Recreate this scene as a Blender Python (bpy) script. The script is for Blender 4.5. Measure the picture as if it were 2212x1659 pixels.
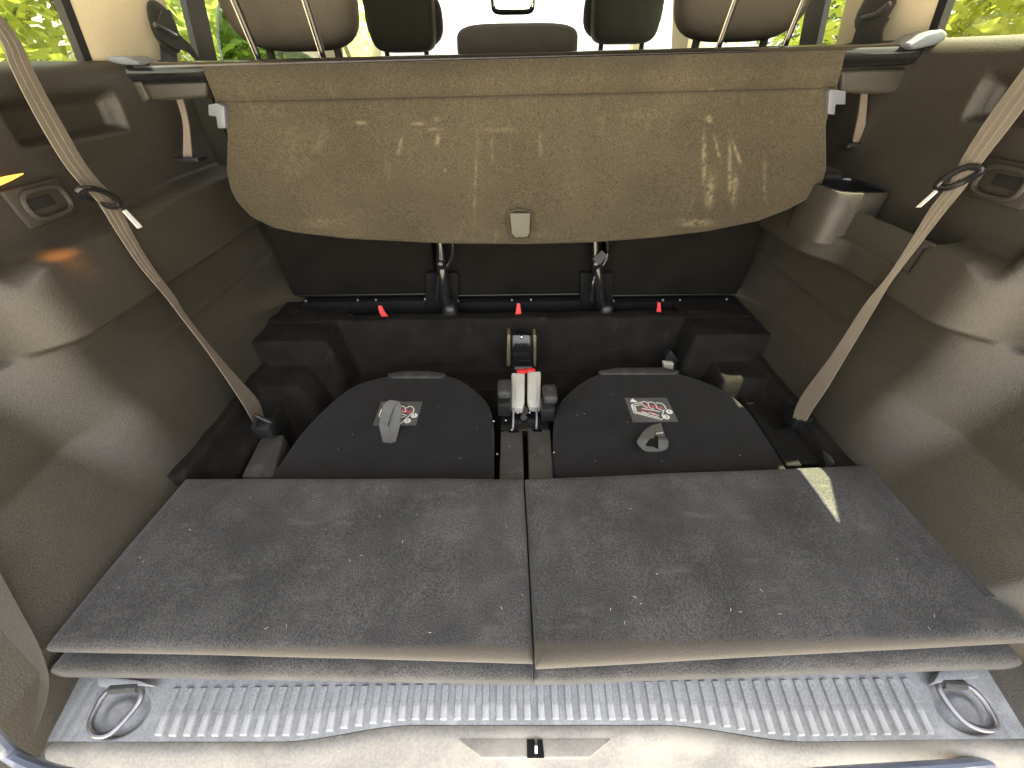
import bpy, bmesh, math, random
from mathutils import Vector, Matrix
R = math.radians
random.seed(7)
S = bpy.context.scene
for o in list(bpy.data.objects): bpy.data.objects.remove(o)

# ------------------------------------------------------------------ camera
CAM = Vector((0, 0, .53)); TH = R(40.3); ROLL = R(.8); FP = 830.0     # focal length for a picture 2212 wide
fwd = Vector((0, math.cos(TH), -math.sin(TH)))
up0 = Vector((0, math.sin(TH), math.cos(TH))); X = Vector((1, 0, 0))
rgt = X * math.cos(ROLL) - up0 * math.sin(ROLL)
upv = X * math.sin(ROLL) + up0 * math.cos(ROLL)
cd = bpy.data.cameras.new('camera'); cam = bpy.data.objects.new('camera', cd); S.collection.objects.link(cam)
cd.sensor_width = 36; cd.lens = 36 * FP / 2212; cd.clip_start = .01; cd.clip_end = 500
m = Matrix.Identity(4)
for i, v in enumerate((rgt, upv, -fwd)):
    for k in range(3): m[k][i] = v[k]
m.translation = CAM; cam.matrix_world = m
S.camera = cam

# ------------------------------------------------------------------ world, sun, exposure
SUN = Vector((.25, .10, 1)).normalized()       # towards the sun
el = math.asin(SUN.z); az = math.atan2(SUN.x, SUN.y)
w = bpy.data.worlds.new('World'); S.world = w; w.use_nodes = True
nt = w.node_tree; bg = nt.nodes['Background']; sk = nt.nodes.new('ShaderNodeTexSky')
sk.sky_type = 'NISHITA'; sk.sun_disc = False; sk.sun_elevation = el; sk.sun_rotation = az
sk.air_density = 1.0; sk.dust_density = 3.0; sk.ozone_density = 1.0
hs = nt.nodes.new('ShaderNodeHueSaturation'); hs.inputs['Saturation'].default_value = .35      # hazy, whitish sky
wm = nt.nodes.new('ShaderNodeMix'); wm.data_type = 'RGBA'; wm.blend_type = 'MULTIPLY'; wm.inputs[0].default_value = 1; wm.inputs[7].default_value = (1.05, 1, .93, 1)
nt.links.new(sk.outputs[0], hs.inputs['Color']); nt.links.new(hs.outputs[0], wm.inputs[6]); nt.links.new(wm.outputs[2], bg.inputs[0]); bg.inputs[1].default_value = .15
sl = bpy.data.lights.new('sun', 'SUN'); sl.energy = 5.0; sl.angle = R(.5); sl.color = (1, .93, .78)
so = bpy.data.objects.new('sun', sl); S.collection.objects.link(so)
so.rotation_euler = (-SUN).to_track_quat('-Z', 'Y').to_euler()
S.view_settings.view_transform = 'Standard'; S.view_settings.look = 'None'
S.view_settings.exposure = 3.0; S.view_settings.gamma = 1
S.render.engine = 'CYCLES'
S.cycles.max_bounces = 8; S.cycles.diffuse_bounces = 5; S.cycles.transparent_max_bounces = 12

# ------------------------------------------------------------------ helpers
def ray(px, py): return fwd + rgt * ((px - 1106) / FP) - upv * ((py - 829.5) / FP)
def at(px, py, x=None, y=None, z=None):
    """the point of the plane x=, y= or z= that is seen in direction (px, py)"""
    d = ray(px, py)
    if x is not None: t = (x - CAM.x) / d.x
    elif y is not None: t = (y - CAM.y) / d.y
    else: t = (z - CAM.z) / d.z
    return CAM + d * t
def sm(a, b, v):
    t = max(0., min(1., (v - a) / (b - a))); return t * t * (3 - 2 * t)
def lerp(a, b, t): return a + (b - a) * t

def thing(name, label, cat, loc=(0, 0, 0), group=None):
    o = bpy.data.objects.new(name, None); S.collection.objects.link(o); o.location = loc
    o.empty_display_size = .05
    o['label'] = label; o['category'] = cat
    if group: o['group'] = group
    return o
def mk(name, verts, faces, mat, parent=None, smooth=True, label=None, kind=None):
    off = Vector(parent['_w']) if parent is not None and '_w' in parent else (parent.location.copy() if parent else Vector())
    me = bpy.data.meshes.new(name); me.from_pydata([Vector(v) - off for v in verts], [], faces); me.update()
    if smooth:
        for p in me.polygons: p.use_smooth = True
    me.materials.append(mat)
    o = bpy.data.objects.new(name, me); S.collection.objects.link(o)
    if parent is not None: o.parent = parent
    if parent is not None and parent.type == 'MESH':      # a sub-part: its parent mesh sits at the thing's base
        pass
    if label: o['label'] = label
    if kind: o['kind'] = kind
    return o
def base_of(parent):
    p = parent
    while p is not None and p.parent is not None: p = p.parent
    return p.location.copy() if p is not None else Vector()
def part(name, verts, faces, mat, parent, smooth=True, label=None, kind=None, auto=35):
    off = base_of(parent)
    me = bpy.data.meshes.new(name); me.from_pydata([Vector(v) - off for v in verts], [], faces); me.update()
    bm = bmesh.new(); bm.from_mesh(me); bmesh.ops.recalc_face_normals(bm, faces=bm.faces)
    if smooth:
        for f in bm.faces: f.smooth = True
        for e in bm.edges:
            if len(e.link_faces) == 2 and e.calc_face_angle(0) > R(auto): e.smooth = False
    bm.to_mesh(me); bm.free()
    me.materials.append(mat)
    o = bpy.data.objects.new(name, me); S.collection.objects.link(o); o.parent = parent
    if label: o['label'] = label
    if kind: o['kind'] = kind
    return o

class G:
    """collects verts and faces"""
    def __init__(s): s.v = []; s.f = []
    def add(s, v, f):
        n = len(s.v); s.v += [Vector(p) for p in v]; s.f += [tuple(i + n for i in q) for q in f]; return s
def bm_geo(bm):
    bm.verts.ensure_lookup_table()
    v = [x.co.copy() for x in bm.verts]; ix = {x: i for i, x in enumerate(bm.verts)}
    f = [tuple(ix[q] for q in fc.verts) for fc in bm.faces]; bm.free(); return v, f
def prism(top, thick, bev=.004, seg=3, dirv=Vector((0, 0, -1)), sub=0):
    """polygon extruded along dirv with rounded edges"""
    bm = bmesh.new(); vs = [bm.verts.new(Vector(p)) for p in top]; f = bm.faces.new(vs)
    r = bmesh.ops.extrude_face_region(bm, geom=[f])
    for e in r['geom']:
        if isinstance(e, bmesh.types.BMVert): e.co += dirv * thick
    bmesh.ops.recalc_face_normals(bm, faces=bm.faces)
    if bev > 0:
        es = [e for e in bm.edges if e.calc_face_angle(0) > R(25)]
        bmesh.ops.bevel(bm, geom=es, offset=bev, segments=seg, profile=.5, affect='EDGES', clamp_overlap=True)
    return bm_geo(bm)
def box(c, s, bev=.003, rot=None, seg=2):
    bm = bmesh.new(); bmesh.ops.create_cube(bm, size=1)
    for v in bm.verts: v.co = Vector((v.co.x * s[0], v.co.y * s[1], v.co.z * s[2]))
    if bev > 0: bmesh.ops.bevel(bm, geom=list(bm.edges), offset=min(bev, min(s) * .45), segments=seg, profile=.5, affect='EDGES')
    if rot is not None:
        for v in bm.verts: v.co = rot @ v.co
    for v in bm.verts: v.co += Vector(c)
    return bm_geo(bm)
def tube(pts, r, n=10, cap=True, closed=False, flat=1.0):
    pts = [Vector(p) for p in pts]; v = []; f = []; N = len(pts)
    prev = None
    for i, p in enumerate(pts):
        if closed: t = pts[(i + 1) % N] - pts[i - 1]
        else: t = pts[min(i + 1, N - 1)] - pts[max(i - 1, 0)]
        t.normalize()
        a = prev if prev is not None else (Vector((0, 0, 1)) if abs(t.z) < .9 else Vector((1, 0, 0)))
        s = t.cross(a).normalized(); u = s.cross(t).normalized(); prev = u
        rr = r[i] if isinstance(r, (list, tuple)) else r
        for k in range(n):
            q = 2 * math.pi * k / n; v.append(p + s * math.cos(q) * rr + u * math.sin(q) * rr * flat)
    M = N if closed else N - 1
    for i in range(M):
        for k in range(n):
            a = i * n + k; b = i * n + (k + 1) % n; j = (i + 1) % N
            f.append((a, b, j * n + (k + 1) % n, j * n + k))
    if cap and not closed: f.append(tuple(range(n))); f.append(tuple((N - 1) * n + k for k in range(n)))
    return v, f
def grid(fn, nu, nv):
    v = [fn(i / nu, j / nv) for j in range(nv + 1) for i in range(nu + 1)]
    f = [(j * (nu + 1) + i, j * (nu + 1) + i + 1, (j + 1) * (nu + 1) + i + 1, (j + 1) * (nu + 1) + i) for j in range(nv) for i in range(nu)]
    return v, f
def superbox(c, s, e=4., n=28, rot=None, taper=0.0):
    """rounded cushion: superellipsoid of half sizes s"""
    v = []; f = []; m_ = n // 2
    def pw(a, b): return math.copysign(abs(a) ** b, a)
    k = 2. / e
    for j in range(m_ + 1):
        ph = -math.pi / 2 + math.pi * j / m_
        for i in range(n):
            th = 2 * math.pi * i / n
            p = Vector((pw(math.cos(ph), k) * pw(math.cos(th), k), pw(math.cos(ph), k) * pw(math.sin(th), k), pw(math.sin(ph), k)))
            tp = 1 + taper * p.z
            p = Vector((p.x * s[0] * tp, p.y * s[1], p.z * s[2]))
            if rot is not None: p = rot @ p
            v.append(p + Vector(c))
    for j in range(m_):
        for i in range(n):
            f.append((j * n + i, j * n + (i + 1) % n, (j + 1) * n + (i + 1) % n, (j + 1) * n + i))
    return v, f
def cr(pts, n=6, closed=False):
    """Catmull-Rom through points"""
    pts = [Vector(p) for p in pts]; out = []; N = len(pts)
    rng = range(N) if closed else range(N - 1)
    for i in rng:
        if closed: p0, p1, p2, p3 = pts[i - 1], pts[i], pts[(i + 1) % N], pts[(i + 2) % N]
        else: p0, p1, p2, p3 = pts[max(i - 1, 0)], pts[i], pts[i + 1], pts[min(i + 2, N - 1)]
        for k in range(n):
            t = k / n
            out.append(.5 * ((2 * p1) + (p2 - p0) * t + (2 * p0 - 5 * p1 + 4 * p2 - p3) * t * t + (3 * p1 - p0 - 3 * p2 + p3) * t ** 3))
    if not closed: out.append(pts[-1])
    return out
def ribbon(ea, eb, th=.0014, n=6, ridges=0, closed=False):
    """webbing between two edge curves, with thickness"""
    a = cr(ea, n, closed); b = cr(eb, n, closed); nb = 8
    bm = bmesh.new(); rows = []
    for p, q in zip(a, b): rows.append([bm.verts.new(p.lerp(q, k / nb)) for k in range(nb + 1)])
    rr = rows + ([rows[0]] if closed else [])
    for r0, r1 in zip(rr, rr[1:]):
        for k in range(nb):
            try: bm.faces.new((r0[k], r0[k + 1], r1[k + 1], r1[k]))
            except ValueError: pass
    bmesh.ops.recalc_face_normals(bm, faces=bm.faces)
    bmesh.ops.solidify(bm, geom=list(bm.faces), thickness=th)
    return bm_geo(bm)
def strip(pts, wd, off=Vector((0, 0, .0006)), closed=False):
    """flat printed line lying on a horizontal surface"""
    pts = [Vector(p) for p in pts]; v = []; f = []; N = len(pts)
    for i, p in enumerate(pts):
        if closed: t = pts[(i + 1) % N] - pts[i - 1]
        else: t = pts[min(i + 1, N - 1)] - pts[max(i - 1, 0)]
        t.z = 0; t.normalize(); s = Vector((-t.y, t.x, 0)) * wd / 2
        v += [p + s + off, p - s + off]
    M = N if closed else N - 1
    for i in range(M):
        j = (i + 1) % N; f.append((2 * i, 2 * i + 1, 2 * j + 1, 2 * j))
    return v, f

# ------------------------------------------------------------------ materials
def mat(name, col, rough=.6, spec=.5, metal=0., var=.25, scale=6., col2=None, grain=0., gscale=400., bump=0., bscale=300.,
        sheen=0., stretch=(1, 1, 1), patch=None, coat=0., edge=None):
    mt = bpy.data.materials.new(name); mt.use_nodes = True; n = mt.node_tree; N = n.nodes; L = n.links
    b = N['Principled BSDF']; tc = N.new('ShaderNodeTexCoord'); mp = N.new('ShaderNodeMapping')
    mp.inputs['Scale'].default_value = stretch; L.new(tc.outputs['Object'], mp.inputs[0])
    no = N.new('ShaderNodeTexNoise'); no.inputs['Scale'].default_value = scale; no.inputs['Detail'].default_value = 6
    L.new(mp.outputs[0], no.inputs['Vector'])
    rp = N.new('ShaderNodeMapRange'); rp.inputs[1].default_value = .3; rp.inputs[2].default_value = .7
    L.new(no.outputs[0], rp.inputs[0])
    c2 = col2 or tuple(c * (1 + var) for c in col); c1 = col if col2 else tuple(c * (1 - var) for c in col)
    mx = N.new('ShaderNodeMix'); mx.data_type = 'RGBA'
    mx.inputs[6].default_value = (*c1, 1); mx.inputs[7].default_value = (*c2, 1); L.new(rp.outputs[0], mx.inputs[0])
    out = mx.outputs[2]
    if grain > 0:
        g = N.new('ShaderNodeTexNoise'); g.inputs['Scale'].default_value = gscale; g.inputs['Detail'].default_value = 2
        L.new(tc.outputs['Object'], g.inputs['Vector'])
        r2 = N.new('ShaderNodeMapRange'); r2.inputs[1].default_value = .3; r2.inputs[2].default_value = .7
        r2.inputs[3].default_value = 1 - grain; r2.inputs[4].default_value = 1 + grain
        L.new(g.outputs[0], r2.inputs[0])
        mu = N.new('ShaderNodeMix'); mu.data_type = 'RGBA'; mu.blend_type = 'MULTIPLY'; mu.inputs[0].default_value = 1
        L.new(out, mu.inputs[6]); L.new(r2.outputs[0], mu.inputs[7]); out = mu.outputs[2]
    if patch:   # (colour, scale, threshold, strength, stretch): scuffs, stains, dust
        for pc, ps, pt, pst, pstr in patch:
            m2 = N.new('ShaderNodeMapping'); m2.inputs['Scale'].default_value = pstr; L.new(tc.outputs['Object'], m2.inputs[0])
            q = N.new('ShaderNodeTexNoise'); q.inputs['Scale'].default_value = ps; q.inputs['Detail'].default_value = 7; q.inputs['Roughness'].default_value = .62
            L.new(m2.outputs[0], q.inputs['Vector'])
            r3 = N.new('ShaderNodeMapRange'); r3.inputs[1].default_value = pt; r3.inputs[2].default_value = pt + .13; r3.inputs[4].default_value = pst
            L.new(q.outputs[0], r3.inputs[0])
            m3 = N.new('ShaderNodeMix'); m3.data_type = 'RGBA'; m3.inputs[7].default_value = (*pc, 1)
            L.new(out, m3.inputs[6]); L.new(r3.outputs[0], m3.inputs[0]); out = m3.outputs[2]
    if edge:    # (local y below which the pile is worn, width, colour)
        sx = N.new('ShaderNodeSeparateXYZ'); L.new(tc.outputs['Object'], sx.inputs[0])
        q = N.new('ShaderNodeTexNoise'); q.inputs['Scale'].default_value = 30; q.inputs['Detail'].default_value = 5; L.new(tc.outputs['Object'], q.inputs['Vector'])
        ad = N.new('ShaderNodeMath'); ad.operation = 'MULTIPLY_ADD'; ad.inputs[1].default_value = .012; L.new(q.outputs[0], ad.inputs[0]); L.new(sx.outputs[1], ad.inputs[2])
        r4 = N.new('ShaderNodeMapRange'); r4.inputs[1].default_value = edge[0] + .006 - edge[1]; r4.inputs[2].default_value = edge[0] + .006 + edge[1]; r4.inputs[3].default_value = .85; r4.inputs[4].default_value = 0
        L.new(ad.outputs[0], r4.inputs[0])
        m4 = N.new('ShaderNodeMix'); m4.data_type = 'RGBA'; m4.inputs[7].default_value = (*edge[2], 1)
        L.new(out, m4.inputs[6]); L.new(r4.outputs[0], m4.inputs[0]); out = m4.outputs[2]
    L.new(out, b.inputs['Base Color'])
    b.inputs['Roughness'].default_value = rough; b.inputs['Metallic'].default_value = metal
    b.inputs['Specular IOR Level'].default_value = spec; b.inputs['Sheen Weight'].default_value = sheen
    b.inputs['Coat Weight'].default_value = coat
    if bump > 0:
        t = N.new('ShaderNodeTexNoise'); t.inputs['Scale'].default_value = bscale; t.inputs['Detail'].default_value = 3
        L.new(tc.outputs['Object'], t.inputs['Vector'])
        bp = N.new('ShaderNodeBump'); bp.inputs['Strength'].default_value = bump; bp.inputs['Distance'].default_value = .001
        L.new(t.outputs[0], bp.inputs['Height']); L.new(bp.outputs[0], b.inputs['Normal'])
    return mt
def glass(name, tint, refl=.06):
    mt = bpy.data.materials.new(name); mt.use_nodes = True; n = mt.node_tree; N = n.nodes; L = n.links
    N.remove(N['Principled BSDF']); o = N['Material Output']
    t = N.new('ShaderNodeBsdfTransparent'); t.inputs[0].default_value = (*tint, 1)
    g = N.new('ShaderNodeBsdfGlossy'); g.inputs['Roughness'].default_value = .02
    mx = N.new('ShaderNodeMixShader'); mx.inputs[0].default_value = refl
    L.new(t.outputs[0], mx.inputs[1]); L.new(g.outputs[0], mx.inputs[2]); L.new(mx.outputs[0], o.inputs[0]); return mt

DUST = (.16, .14, .11)
M_trim = mat('brown_grey_grained_plastic', (.043, .0385, .030), .5, .45, var=.16, scale=5, grain=.28, gscale=520, bump=.5, bscale=560,
             patch=[((.075, .068, .056), 9, .60, .4, (1, 1, 3)), ((.025, .023, .019), 6, .58, .5, (1, 1, 1)), ((.16, .15, .12), 60, .72, .5, (1, 1, 1))])
M_dark = mat('black_plastic', (.014, .014, .015), .35, .5, var=.3, scale=20, bump=.1, bscale=800)
M_matt = mat('matt_charcoal_plastic', (.016, .0155, .014), .75, .25, var=.2, scale=20, bump=.2, bscale=500)
M_black = mat('matt_black', (.006, .006, .006), .8, .2)
M_gloss = mat('glossy_black', (.012, .012, .013), .12, .6, var=.2, scale=30)
CW = dict(sheen=.15, patch=[((.115, .11, .10), 16, .57, .42, (1, 2.6, 1)), ((.028, .028, .029), 7, .56, .45, (1.6, 1, 1)), ((.16, .15, .14), 120, .72, .5, (1, 1.5, 1))])
M_worn = mat('charcoal_felt_with_worn_front_edge', (.055, .055, .055), .95, .12, var=.38, scale=11, grain=.5, gscale=520, bump=.9, bscale=520, edge=(-.1215, .003, (.070, .062, .051)), **CW)
M_carpet = mat('charcoal_needle_felt', (.050, .050, .050), .95, .12, var=.36, scale=14, grain=.5, gscale=520, bump=.9, bscale=520, sheen=.15,
               patch=[((.10, .095, .085), 18, .60, .35, (1, 2.2, 1)), ((.16, .15, .14), 120, .72, .5, (1, 1.5, 1))])
M_felt = mat('black_floor_felt', (.015, .014, .0125), .95, .1, var=.25, scale=20, grain=.4, gscale=600, bump=.8, bscale=500,
             patch=[((.05, .047, .04), 25, .6, .4, (1, 1, 1))])
M_pad = mat('black_seat_back_felt', (.015, .015, .0165), .95, .15, var=.2, scale=15, grain=.4, gscale=700, bump=.7, bscale=600, sheen=.1,
            patch=[((.06, .055, .05), 40, .68, .4, (1, 1, 1))])
M_shade = mat('brown_grey_cover_cloth', (.057, .047, .030), .9, .15, var=.2, scale=6, grain=.34, gscale=420, bump=.5, bscale=700, sheen=.1,
              patch=[((.11, .092, .06), 14, .62, .45, (3, 1, 1)), ((.04, .034, .022), 7, .56, .45, (1, 1, 1)), ((.18, .155, .11), 70, .71, .6, (1.5, 1, .6))])
def stainable(mt, col):
    n = mt.node_tree; N = n.nodes; L = n.links; b = N['Principled BSDF']; src = b.inputs['Base Color'].links[0].from_socket
    at2 = N.new('ShaderNodeAttribute'); at2.attribute_name = 'stain'; tc = N.new('ShaderNodeTexCoord')
    q = N.new('ShaderNodeTexNoise'); q.inputs['Scale'].default_value = 130; q.inputs['Detail'].default_value = 6; L.new(tc.outputs['Object'], q.inputs['Vector'])
    r = N.new('ShaderNodeMapRange'); r.inputs[1].default_value = .34; r.inputs[2].default_value = .62; L.new(q.outputs[0], r.inputs[0])
    m1 = N.new('ShaderNodeMath'); m1.operation = 'MULTIPLY'; L.new(at2.outputs['Fac'], m1.inputs[0]); L.new(r.outputs[0], m1.inputs[1])
    m2 = N.new('ShaderNodeMix'); m2.data_type = 'RGBA'; m2.inputs[7].default_value = (*col, 1); L.new(m1.outputs[0], m2.inputs[0]); L.new(src, m2.inputs[6]); L.new(m2.outputs[2], b.inputs['Base Color'])
stainable(M_shade, (.19, .16, .10))
M_scuff = mat('dried_mud_smear', (.40, .33, .21), .95, .1, var=.3, scale=90, grain=.4, gscale=400)
M_tan = mat('cream_pillar_trim', (.78, .68, .46), .75, .3, var=.05, scale=8, grain=.06, gscale=500, bump=.3, bscale=500)
M_head = mat('cream_headliner', (.30, .26, .19), .9, .2, var=.05, scale=8)
M_sill = mat('dusty_grey_sill_plastic', (.18, .19, .203), .55, .45, var=.18, scale=14, grain=.16, gscale=350, bump=.3, bscale=500,
             patch=[((.30, .31, .32), 30, .53, .6, (1, 1, 1)), ((.42, .42, .42), 120, .64, .6, (2, 1, 1))])
M_rib = mat('worn_dusty_rib_plastic', (.205, .215, .228), .6, .4, var=.3, scale=22, grain=.2, gscale=350, bump=.3, bscale=500,
             patch=[((.33, .34, .35), 30, .5, .7, (1, 1, 1)), ((.45, .45, .45), 120, .62, .6, (2, 1, 1))])
M_lip = mat('mud_dusted_bumper_plastic', (.19, .185, .17), .65, .4, var=.2, scale=10, grain=.15, gscale=300, bump=.3, bscale=300,
            patch=[((.34, .32, .28), 12, .48, .5, (.6, 1, 1)), ((.12, .10, .07), 20, .62, .5, (.6, 1, 1)), ((.6, .6, .58), 80, .68, .6, (1, 1, 1))])
M_dustpl = mat('dusty_dark_plastic', (.045, .045, .045), .6, .4, var=.2, scale=20, grain=.2, gscale=400, patch=[((.11, .11, .105), 25, .55, .6, (1, 1, 1))])
M_belt = mat('taupe_webbing', (.18, .155, .122), .6, .4, var=.08, scale=30, bump=.6, bscale=900)
M_belt2 = mat('taupe_webbing_stripe', (.20, .165, .13), .6, .4, var=.08, scale=30, bump=.6, bscale=900)
M_steel = mat('bright_steel', (.75, .75, .76), .22, .5, metal=1., var=.05, scale=40)
M_tongue = mat('polished_belt_tongue', (.86, .86, .84), .3, .6, metal=.25, var=.04, scale=60)
M_steeld = mat('dark_coated_steel', (.20, .20, .22), .3, .5, metal=.8, var=.15, scale=60)
M_olive = mat('yellow_zinc_plated_steel', (.22, .20, .12), .4, .5, metal=.5, var=.2, scale=40)
M_buckle = mat('light_grey_buckle_plastic', (.42, .41, .375), .5, .5, var=.06, scale=40, grain=.06, gscale=600)
M_red = mat('red_plastic', (.62, .02, .02), .45, .5, var=.1, scale=40)
M_grab = mat('grey_webbing_loop', (.115, .115, .112), .8, .3, var=.1, scale=40, bump=.6, bscale=1100)
M_sticker = mat('grey_instruction_sticker', (.10, .10, .10), .35, .5, var=.08, scale=60, patch=[((.18, .18, .17), 60, .6, .5, (1, 1, 1))])
M_white = mat('white_print', (.85, .85, .85), .5, .4, var=.02)
M_pink = mat('red_print', (.62, .10, .12), .5, .4, var=.05)
M_seat = mat('dark_grey_seat_cloth', (.030, .028, .022), .85, .2, var=.12, scale=20, grain=.2, gscale=500, bump=.6, bscale=600, sheen=.15)
M_hrest = mat('brown_grey_headrest_cloth', (.068, .059, .043), .8, .3, var=.1, scale=20, grain=.15, gscale=500, bump=.5, bscale=600)
M_seatb = mat('black_seat_shell_cloth', (.0065, .0055, .004), .9, .2, var=.4, scale=12, bump=.5, bscale=500)
M_tab = mat('translucent_grey_pull_tab', (.11, .108, .082), .65, .2, var=.08, scale=30)
M_clip = mat('light_grey_clip_plastic', (.13, .14, .16), .4, .5, var=.08, scale=30)
M_lint = mat('pale_lint', (.6, .58, .54), .9, .1, var=.2, scale=60)
M_seal = mat('black_rubber_seal', (.018, .016, .016), .5, .4)
M_body = mat('blue_grey_car_paint', (.10, .12, .17), .3, .5, var=.05, coat=.6)
M_glass = glass('clear_side_glass', (.9, .95, .88)); M_tint = glass('dark_green_tinted_glass', (.36, .42, .36), .1)
M_quarter = glass('rear_quarter_glass', (.88, .90, .76)); M_wind = glass('windscreen_glass', (.95, .97, .95), .05)
M_leafs = []
for nm, c in (('yellow_green_leaves', (.30, .34, .07)), ('mid_green_leaves', (.19, .235, .055)), ('deep_green_leaves', (.07, .10, .035))):
    mt = mat(nm, c, .5, .4, var=.4, scale=2.5); n = mt.node_tree; b = n.nodes['Principled BSDF']
    tr = n.nodes.new('ShaderNodeBsdfTranslucent'); tr.inputs[0].default_value = (c[0] * 1.6, c[1] * 1.5, c[2], 1)
    mx = n.nodes.new('ShaderNodeMixShader'); mx.inputs[0].default_value = .45
    n.links.new(b.outputs[0], mx.inputs[1]); n.links.new(tr.outputs[0], mx.inputs[2]); n.links.new(mx.outputs[0], n.nodes['Material Output'].inputs[0])
    M_leafs.append(mt)
M_bark = mat('grey_brown_bark', (.10, .075, .05), .9, .2, var=.3, scale=8)
M_ground = mat('pale_gravel_ground', (.46, .41, .33), .9, .2, var=.2, scale=3, grain=.3, gscale=60)
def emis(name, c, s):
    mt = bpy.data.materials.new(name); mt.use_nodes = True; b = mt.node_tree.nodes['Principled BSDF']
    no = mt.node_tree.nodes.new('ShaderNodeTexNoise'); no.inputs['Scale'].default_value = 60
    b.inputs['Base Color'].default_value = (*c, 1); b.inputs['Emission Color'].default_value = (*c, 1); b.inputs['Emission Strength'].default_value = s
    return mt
M_amber = emis('glowing_amber_streak', (1, .36, .06), .3)  # self-glowing amber, imitates a streak of sunlight on the trim

# ================================================================== SETTING: ground
v, f = grid(lambda a, b: Vector(((a - .5) * 300, (b - .5) * 300, -.75)), 4, 4)
o = mk('ground', v, f, M_ground, smooth=False, kind='structure')

# ================================================================== CAR BODY
ZL, ZR = .535, .548          # window line left and right
body = thing('car_body', 'blue grey car seen from its open tailgate with cream pillars and roof lining', 'car', (0, 1.2, -.6))
def side_wall(sgn):
    zt = ZL if sgn < 0 else ZR
    # outer door skin below the windows
    v, f = box((sgn * .755, 1.36, -.03), (.04, 2.86, 1.10), .01); part('body_side', v, f, M_body, body)
    v, f = box((sgn * .762, .09, .64), (.034, .36, .42), .01); part('sun_block_panel', v, f, M_body, body)  # unseen panel added outside to stop sun leaking onto the sill
    def xw(z): return sgn * (.70 - .22 * (z - .53))
    def panel(y0, y1, z0, z1, nm, mt, th=.03, inn=.0, lean0=0., lean1=0.):
        n = 6; V = []; F = []
        for j in range(n + 1):
            z = lerp(z0, z1, j / n)
            for (y, dx) in ((y0 + lean0 * (z - z0), inn), (y1 + lean1 * (z - z0), inn), (y1 + lean1 * (z - z0), inn + th), (y0 + lean0 * (z - z0), inn + th)):
                V.append(Vector((xw(z) + sgn * (dx - .03), y, z)))
        for j in range(n):
            for k in range(4): F.append((j * 4 + k, j * 4 + (k + 1) % 4, j * 4 + 4 + (k + 1) % 4, j * 4 + 4 + k))
        F += [(0, 1, 2, 3), tuple(n * 4 + k for k in range(4))]
        return part(nm, V, F, mt, body)
    top = .92
    panel(.815, 1.035, zt - .05, top, 'pillar', M_tan, .014)
    panel(1.86, 2.06, zt - .06, top, 'pillar', M_tan, .05, .0, 0, .0)
    panel(2.72, 2.80, zt - .06, top, 'pillar', M_tan, .05, 0, -.5, -.5)
    panel(.02, .49, zt - .03, .69, 'pillar', M_tan, .014, 0, 0, -.92)  # out of view; front edge slanted to shape the sunlit wedge
    panel(.02, .30, .69, top, 'pillar', M_tan, .014, 0, 0, 0)
    # header above the windows: unseen and set low over the luggage area to narrow the sun patch, higher over the doors
    panel(.30, .815, .69, top, 'roof_rail', M_tan, .014)
    panel(1.035, 2.72, .86, top, 'roof_rail', M_tan, .05)
    # rear quarter window with dark seal
    p = panel(.30, .812, zt - .03, .69, 'pane', M_quarter, .003, .016)
    if sgn > 0: panel(.49, .64, zt - .03, .69, 'pillar', M_tan, .010)  # unseen panel added to block the sun streak beside the right seat
    s = panel(.797, .813, zt - .02, .69, 'window_seal', M_seal, .012, -.003)
    # rear glass corner rising towards the tailgate, shaped to cut the sun wedge
    # sliding door windows
    panel(1.035, 1.86, zt - .06, .86, 'pane', M_glass, .004, .035)
    panel(1.09, 1.155, zt - .06, .86, 'window_bar', M_seal, .012, -.006, .0, .0)
    if sgn < 0:
        V = []; F = []
        n = 10
        for j in range(n + 1):
            z = lerp(zt - .06, .80, j / n); y0 = 1.21 + .10 * sm(.55, .75, z)
            for y, dx in ((y0, .012), (1.858, .012), (1.858, .018), (y0, .018)): V.append(Vector((xw(z) + sgn * (dx - .03), y, z)))
        for j in range(n):
            for k in range(4): F.append((j * 4 + k, j * 4 + (k + 1) % 4, j * 4 + 4 + (k + 1) % 4, j * 4 + 4 + k))
        F += [(0, 1, 2, 3), tuple(n * 4 + k for k in range(4))]
        part('sliding_pane', V, F, M_tint, body, label='dark green tinted sliding door pane')
    panel(2.06, 2.72, zt - .06, .86, 'pane', M_glass, .004, .035)
    return xw
xwl = side_wall(-1); xwr = side_wall(1)
# roof lining, floor, dash, windscreen
v, f = grid(lambda a, b: Vector(((a - .5) * 1.24, .22 + b * 2.2, .93 + .03 * (1 - (2 * a - 1) ** 2))), 12, 8)
part('headliner', v, f, M_head, body)
v, f = box((0, 1.3, .985), (1.30, 2.34, .03), .01); part('roof', v, f, M_body, body)
v, f = box((0, 1.35, -.56), (1.48, 2.9, .04), .005); part('floor_pan', v, f, M_black, body)
v, f = box((0, 2.75, .0), (1.46, .5, .70), .03); part('dashboard', v, f, M_seat, body)
def ws(a, b):
    y = lerp(2.72, 2.42, b); z = lerp(.35, .93, b); return Vector(((a - .5) * lerp(1.40, 1.2, b), y + .0 - .06 * (2 * a - 1) ** 2, z))
v, f = grid(ws, 12, 4); part('windscreen', v, f, M_wind, body)
# tailgate standing open overhead
v, f = prism([(-.6, -.62, .0), (.6, -.62, .0), (.62, .18, .0), (-.62, .18, .0)], .05, .02)
rt = Matrix.Rotation(R(-8), 3, 'X'); v = [rt @ p + Vector((0, .02, 1.45)) for p in v]
part('tailgate', v, f, M_body, body)

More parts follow.
